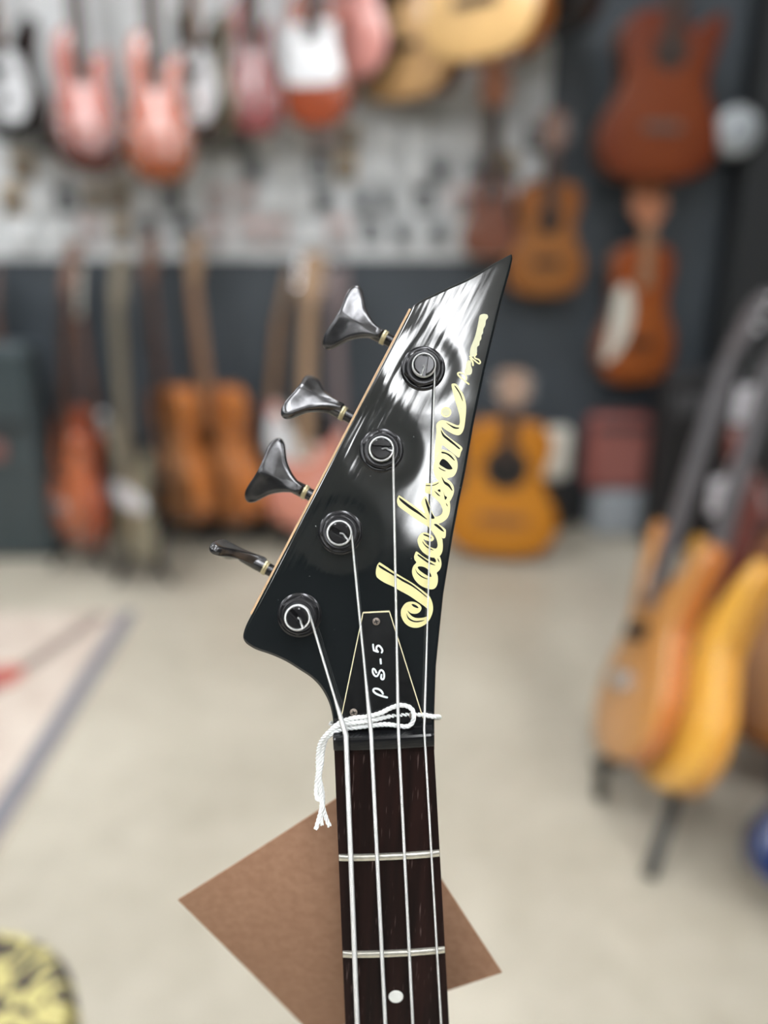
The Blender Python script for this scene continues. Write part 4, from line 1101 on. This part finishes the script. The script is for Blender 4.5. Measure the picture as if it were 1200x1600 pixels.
# rack of guitars at the right
RG = 'guitars in the floor rack'
def rack_g(label, b, zb, t, Yt, yaw, top, side, H=.53, Wd=.33, **k):
    B = WF(b[0], b[1], zb)
    return guitar('electric_guitar', label, B, W(t[0], t[1], Yt), math.radians(yaw), H, Wd, 'strat', top, side=side, group=RG, **k), B
g1, B1 = rack_g('tan amber solid-body guitar in the floor rack, leftmost of the rack', (964, 1188), .13, (1186, 480), 1.75, -96, gloss('tan_amber', (0.46, 0.21, 0.055), .4), c_oran, board=G_grey, neck=G_grey, pick=[.3, .5])
g2, B2 = rack_g('bright yellow solid-body guitar in the floor rack beside the tan one', (1034, 1232), .13, (1245, 520), 1.66, -96, gloss('bright_yellow', (0.66, 0.35, 0.05), .4), gloss('yellow_side', (0.60, 0.28, 0.04), .4), board=G_grey, neck=G_grey, pick=[.3, .5])
g3, B3 = rack_g('dark red solid-body guitar behind the yellow one at the right edge', (1190, 985), .16, (1290, 380), 2.1, -40, gloss('wine_red', (0.12, 0.022, 0.012), .35), c_redbr, pick=[.3, .5])
g4 = guitar('acoustic_guitar', 'brown acoustic guitar cut by the right edge, behind the yellow guitar', WF(1262, 1190, .12), W(1330, 500, 1.9), math.radians(-22), .50, .38, 'acoustic', burst('brown_gold', (0.30, 0.13, 0.03), (0.17, 0.06, 0.014), (0, .2), (.18, .25), .4), side=G_maho, dep=.09, hole=(.66, .05), bridge=(.3, .15, .03), group=RG)
g5 = guitar('ukulele', 'glossy navy blue ukulele cut by the right edge, lowest in the corner', WF(1246, 1400, .06), W(1330, 1000, 1.25), math.radians(-10), .26, .20, 'acoustic', gloss('navy', (0.006, 0.024, 0.11), .2), side=gloss('navy', (0.006, 0.024, 0.11)), dep=.06, hole=(.66, .028), bridge=(.3, .07, .02), nlen=.16, head=(.05, .09), cat='ukulele')
rk = empty('guitar_rack', (B2.x, B2.y, 0)); tag(rk, 'black floor rack under the yellow and tan guitars with a splayed leg', 'rack')
Mr = pm('rack_tube', (0.03, 0.031, 0.03), .5)
def rel(p): return Vector(p) - Vector((B2.x, B2.y, 0))
a_ = rel((B1.x - .03, B1.y + .02, .10)); b_ = rel((B3.x + .12, B3.y + .05, .10))
MB().tube([a_, b_], .014, 12).build('rail', Mr, rk)
MB().tube([a_ + Vector((.07, .10, .0)), b_ + Vector((.07, .10, .0))], .014, 12).build('rail', Mr, rk)
l0 = rel(WF(1066, 1215, .11)); l1 = rel(WF(1014, 1368, .012))
MB().tube([l0, l1], .013, 12).build('leg', Mr, rk)
for f in (.02, .98):
    p = a_.lerp(b_, f); MB().tube([p, Vector((p.x, p.y, .012))], .013, 12).build('leg', Mr, rk)
    p = p + Vector((.07, .10, 0)); MB().tube([p, Vector((p.x, p.y, .012))], .013, 12).build('leg', Mr, rk)
# paper tags on the rack guitars
for (px, py, Y, lab) in ((1166, 632, 1.72, 'upper of two white paper tags among the rack guitar necks'), (1128, 775, 1.62, 'lower of two white paper tags among the rack guitar necks')):
    P0 = W(px, py, Y)
    t = empty('paper_tag', P0); tag(t, lab, 'tag', 'white paper tags')
    MB().bbox((0, 0, 0), (.055, .003, .085), .001).build('card', pm('tag_paper', (0.66, 0.65, 0.70), .7), t)
    MB().tube([(0, 0, .04), (.01, .01, .07), (.03, .02, .10)], .0012, 6).build('loop', c_white, t)

# rug at the left
A = WF(217, 960); Bq = WF(0, 1318); u = (Bq - A).normalized(); v = Vector((u.y, -u.x, 0))
if v.x > 0: v = -v
rug = empty('rug', A); tag(rug, 'cream and rose patterned rug with grey border lying at the left', 'rug')
def rugslab(name, a0, a1, b0, b1, z0, z1, mat):
    P = [u * a + v * b for a, b in ((a0, b0), (a1, b0), (a1, b1), (a0, b1))]
    vs = [Vector((p.x, p.y, z)) for z in (z0, z1) for p in P]
    return MB().add(vs, [(0, 1, 2, 3), (7, 6, 5, 4), (0, 4, 5, 1), (1, 5, 6, 2), (2, 6, 7, 3), (3, 7, 4, 0)]).build(name, mat, rug, False)
rugslab('pile', 0.0, 1.5, 0.0, 1.2, 0, .008, pm('rug_cream', (0.50, 0.42, 0.36), .95, col2=(0.62, 0.55, 0.48), scale=9, spec=.1))
rugslab('border', 0.0, 1.5, 0.005, .055, .008, .010, pm('rug_grey', (0.20, 0.20, 0.225), .95, var=.1, scale=40, spec=.1))
sa = WF(160, 965) - A; sb = WF(-30, 1095) - A
dd = (sb - sa).normalized(); pp = Vector((-dd.y, dd.x, 0)) * .022
zz = Vector((0, 0, .011)); z8 = Vector((0, 0, .008))
MB().add([sa - pp + z8, sb - pp + z8, sb + pp + z8, sa + pp + z8, sa - pp + zz, sb - pp + zz, sb + pp + zz, sa + pp + zz], [(4, 5, 6, 7), (0, 1, 5, 4), (1, 2, 6, 5), (2, 3, 7, 6), (3, 0, 4, 7)]).build('stripe', pm('rug_stripe', (0.24, 0.19, 0.17), .95, spec=.1), rug, False)
sc_ = WF(2, 1062) - A
MB().lathe(sc_ + z8, (0, 0, 1), [(0, .06), (.004, .06)], 20).build('rosette', pm('rug_red', (0.42, 0.12, 0.10), .95, spec=.1), rug, False)

# round stool at the lower left
def stool_mat():
    m = bpy.data.materials.new('yellow_strokes'); nt, b = nodes(m); N = nt.nodes; L = nt.links
    tc = N.new('ShaderNodeTexCoord'); nz_ = N.new('ShaderNodeTexNoise'); nz_.inputs['Scale'].default_value = 13; nz_.inputs['Detail'].default_value = 2; nz_.inputs['Distortion'].default_value = 1.2
    L.new(tc.outputs['Object'], nz_.inputs['Vector'])
    sb_ = N.new('ShaderNodeMath'); sb_.operation = 'PINGPONG'; sb_.inputs[1].default_value = .11; L.new(nz_.outputs['Fac'], sb_.inputs[0])
    wv = N.new('ShaderNodeMapRange'); wv.inputs[1].default_value = 0; wv.inputs[2].default_value = .11; L.new(sb_.outputs[0], wv.inputs[0])
    rp = N.new('ShaderNodeValToRGB'); rp.color_ramp.elements[0].position = .52; rp.color_ramp.elements[1].position = .68
    rp.color_ramp.elements[0].color = (0.035, 0.026, 0.02, 1); rp.color_ramp.elements[1].color = (0.44, 0.39, 0.15, 1)
    L.new(wv.outputs[0], rp.inputs[0]); L.new(rp.outputs[0], b.inputs['Base Color']); b.inputs['Roughness'].default_value = .6
    return m
SP = WF(-105, 1620, .42)
st = empty('round_stool', (SP.x, SP.y, 0)); tag(st, 'round black stool with yellow brush strokes in the lower left corner', 'stool')
MB().lathe((0, 0, .36), (0, 0, 1), [(0, .118), (.012, .128), (.045, .128), (.058, .120), (.060, .02)], 40).build('seat', stool_mat(), st)
for a in range(4):
    an = a * math.pi / 2 + .5
    MB().tube([(.07 * math.cos(an), .07 * math.sin(an), .365), (.13 * math.cos(an), .13 * math.sin(an), .008)], .011, 10).build('leg', pm('stool_leg', (0.02, 0.02, 0.02), .5), st)
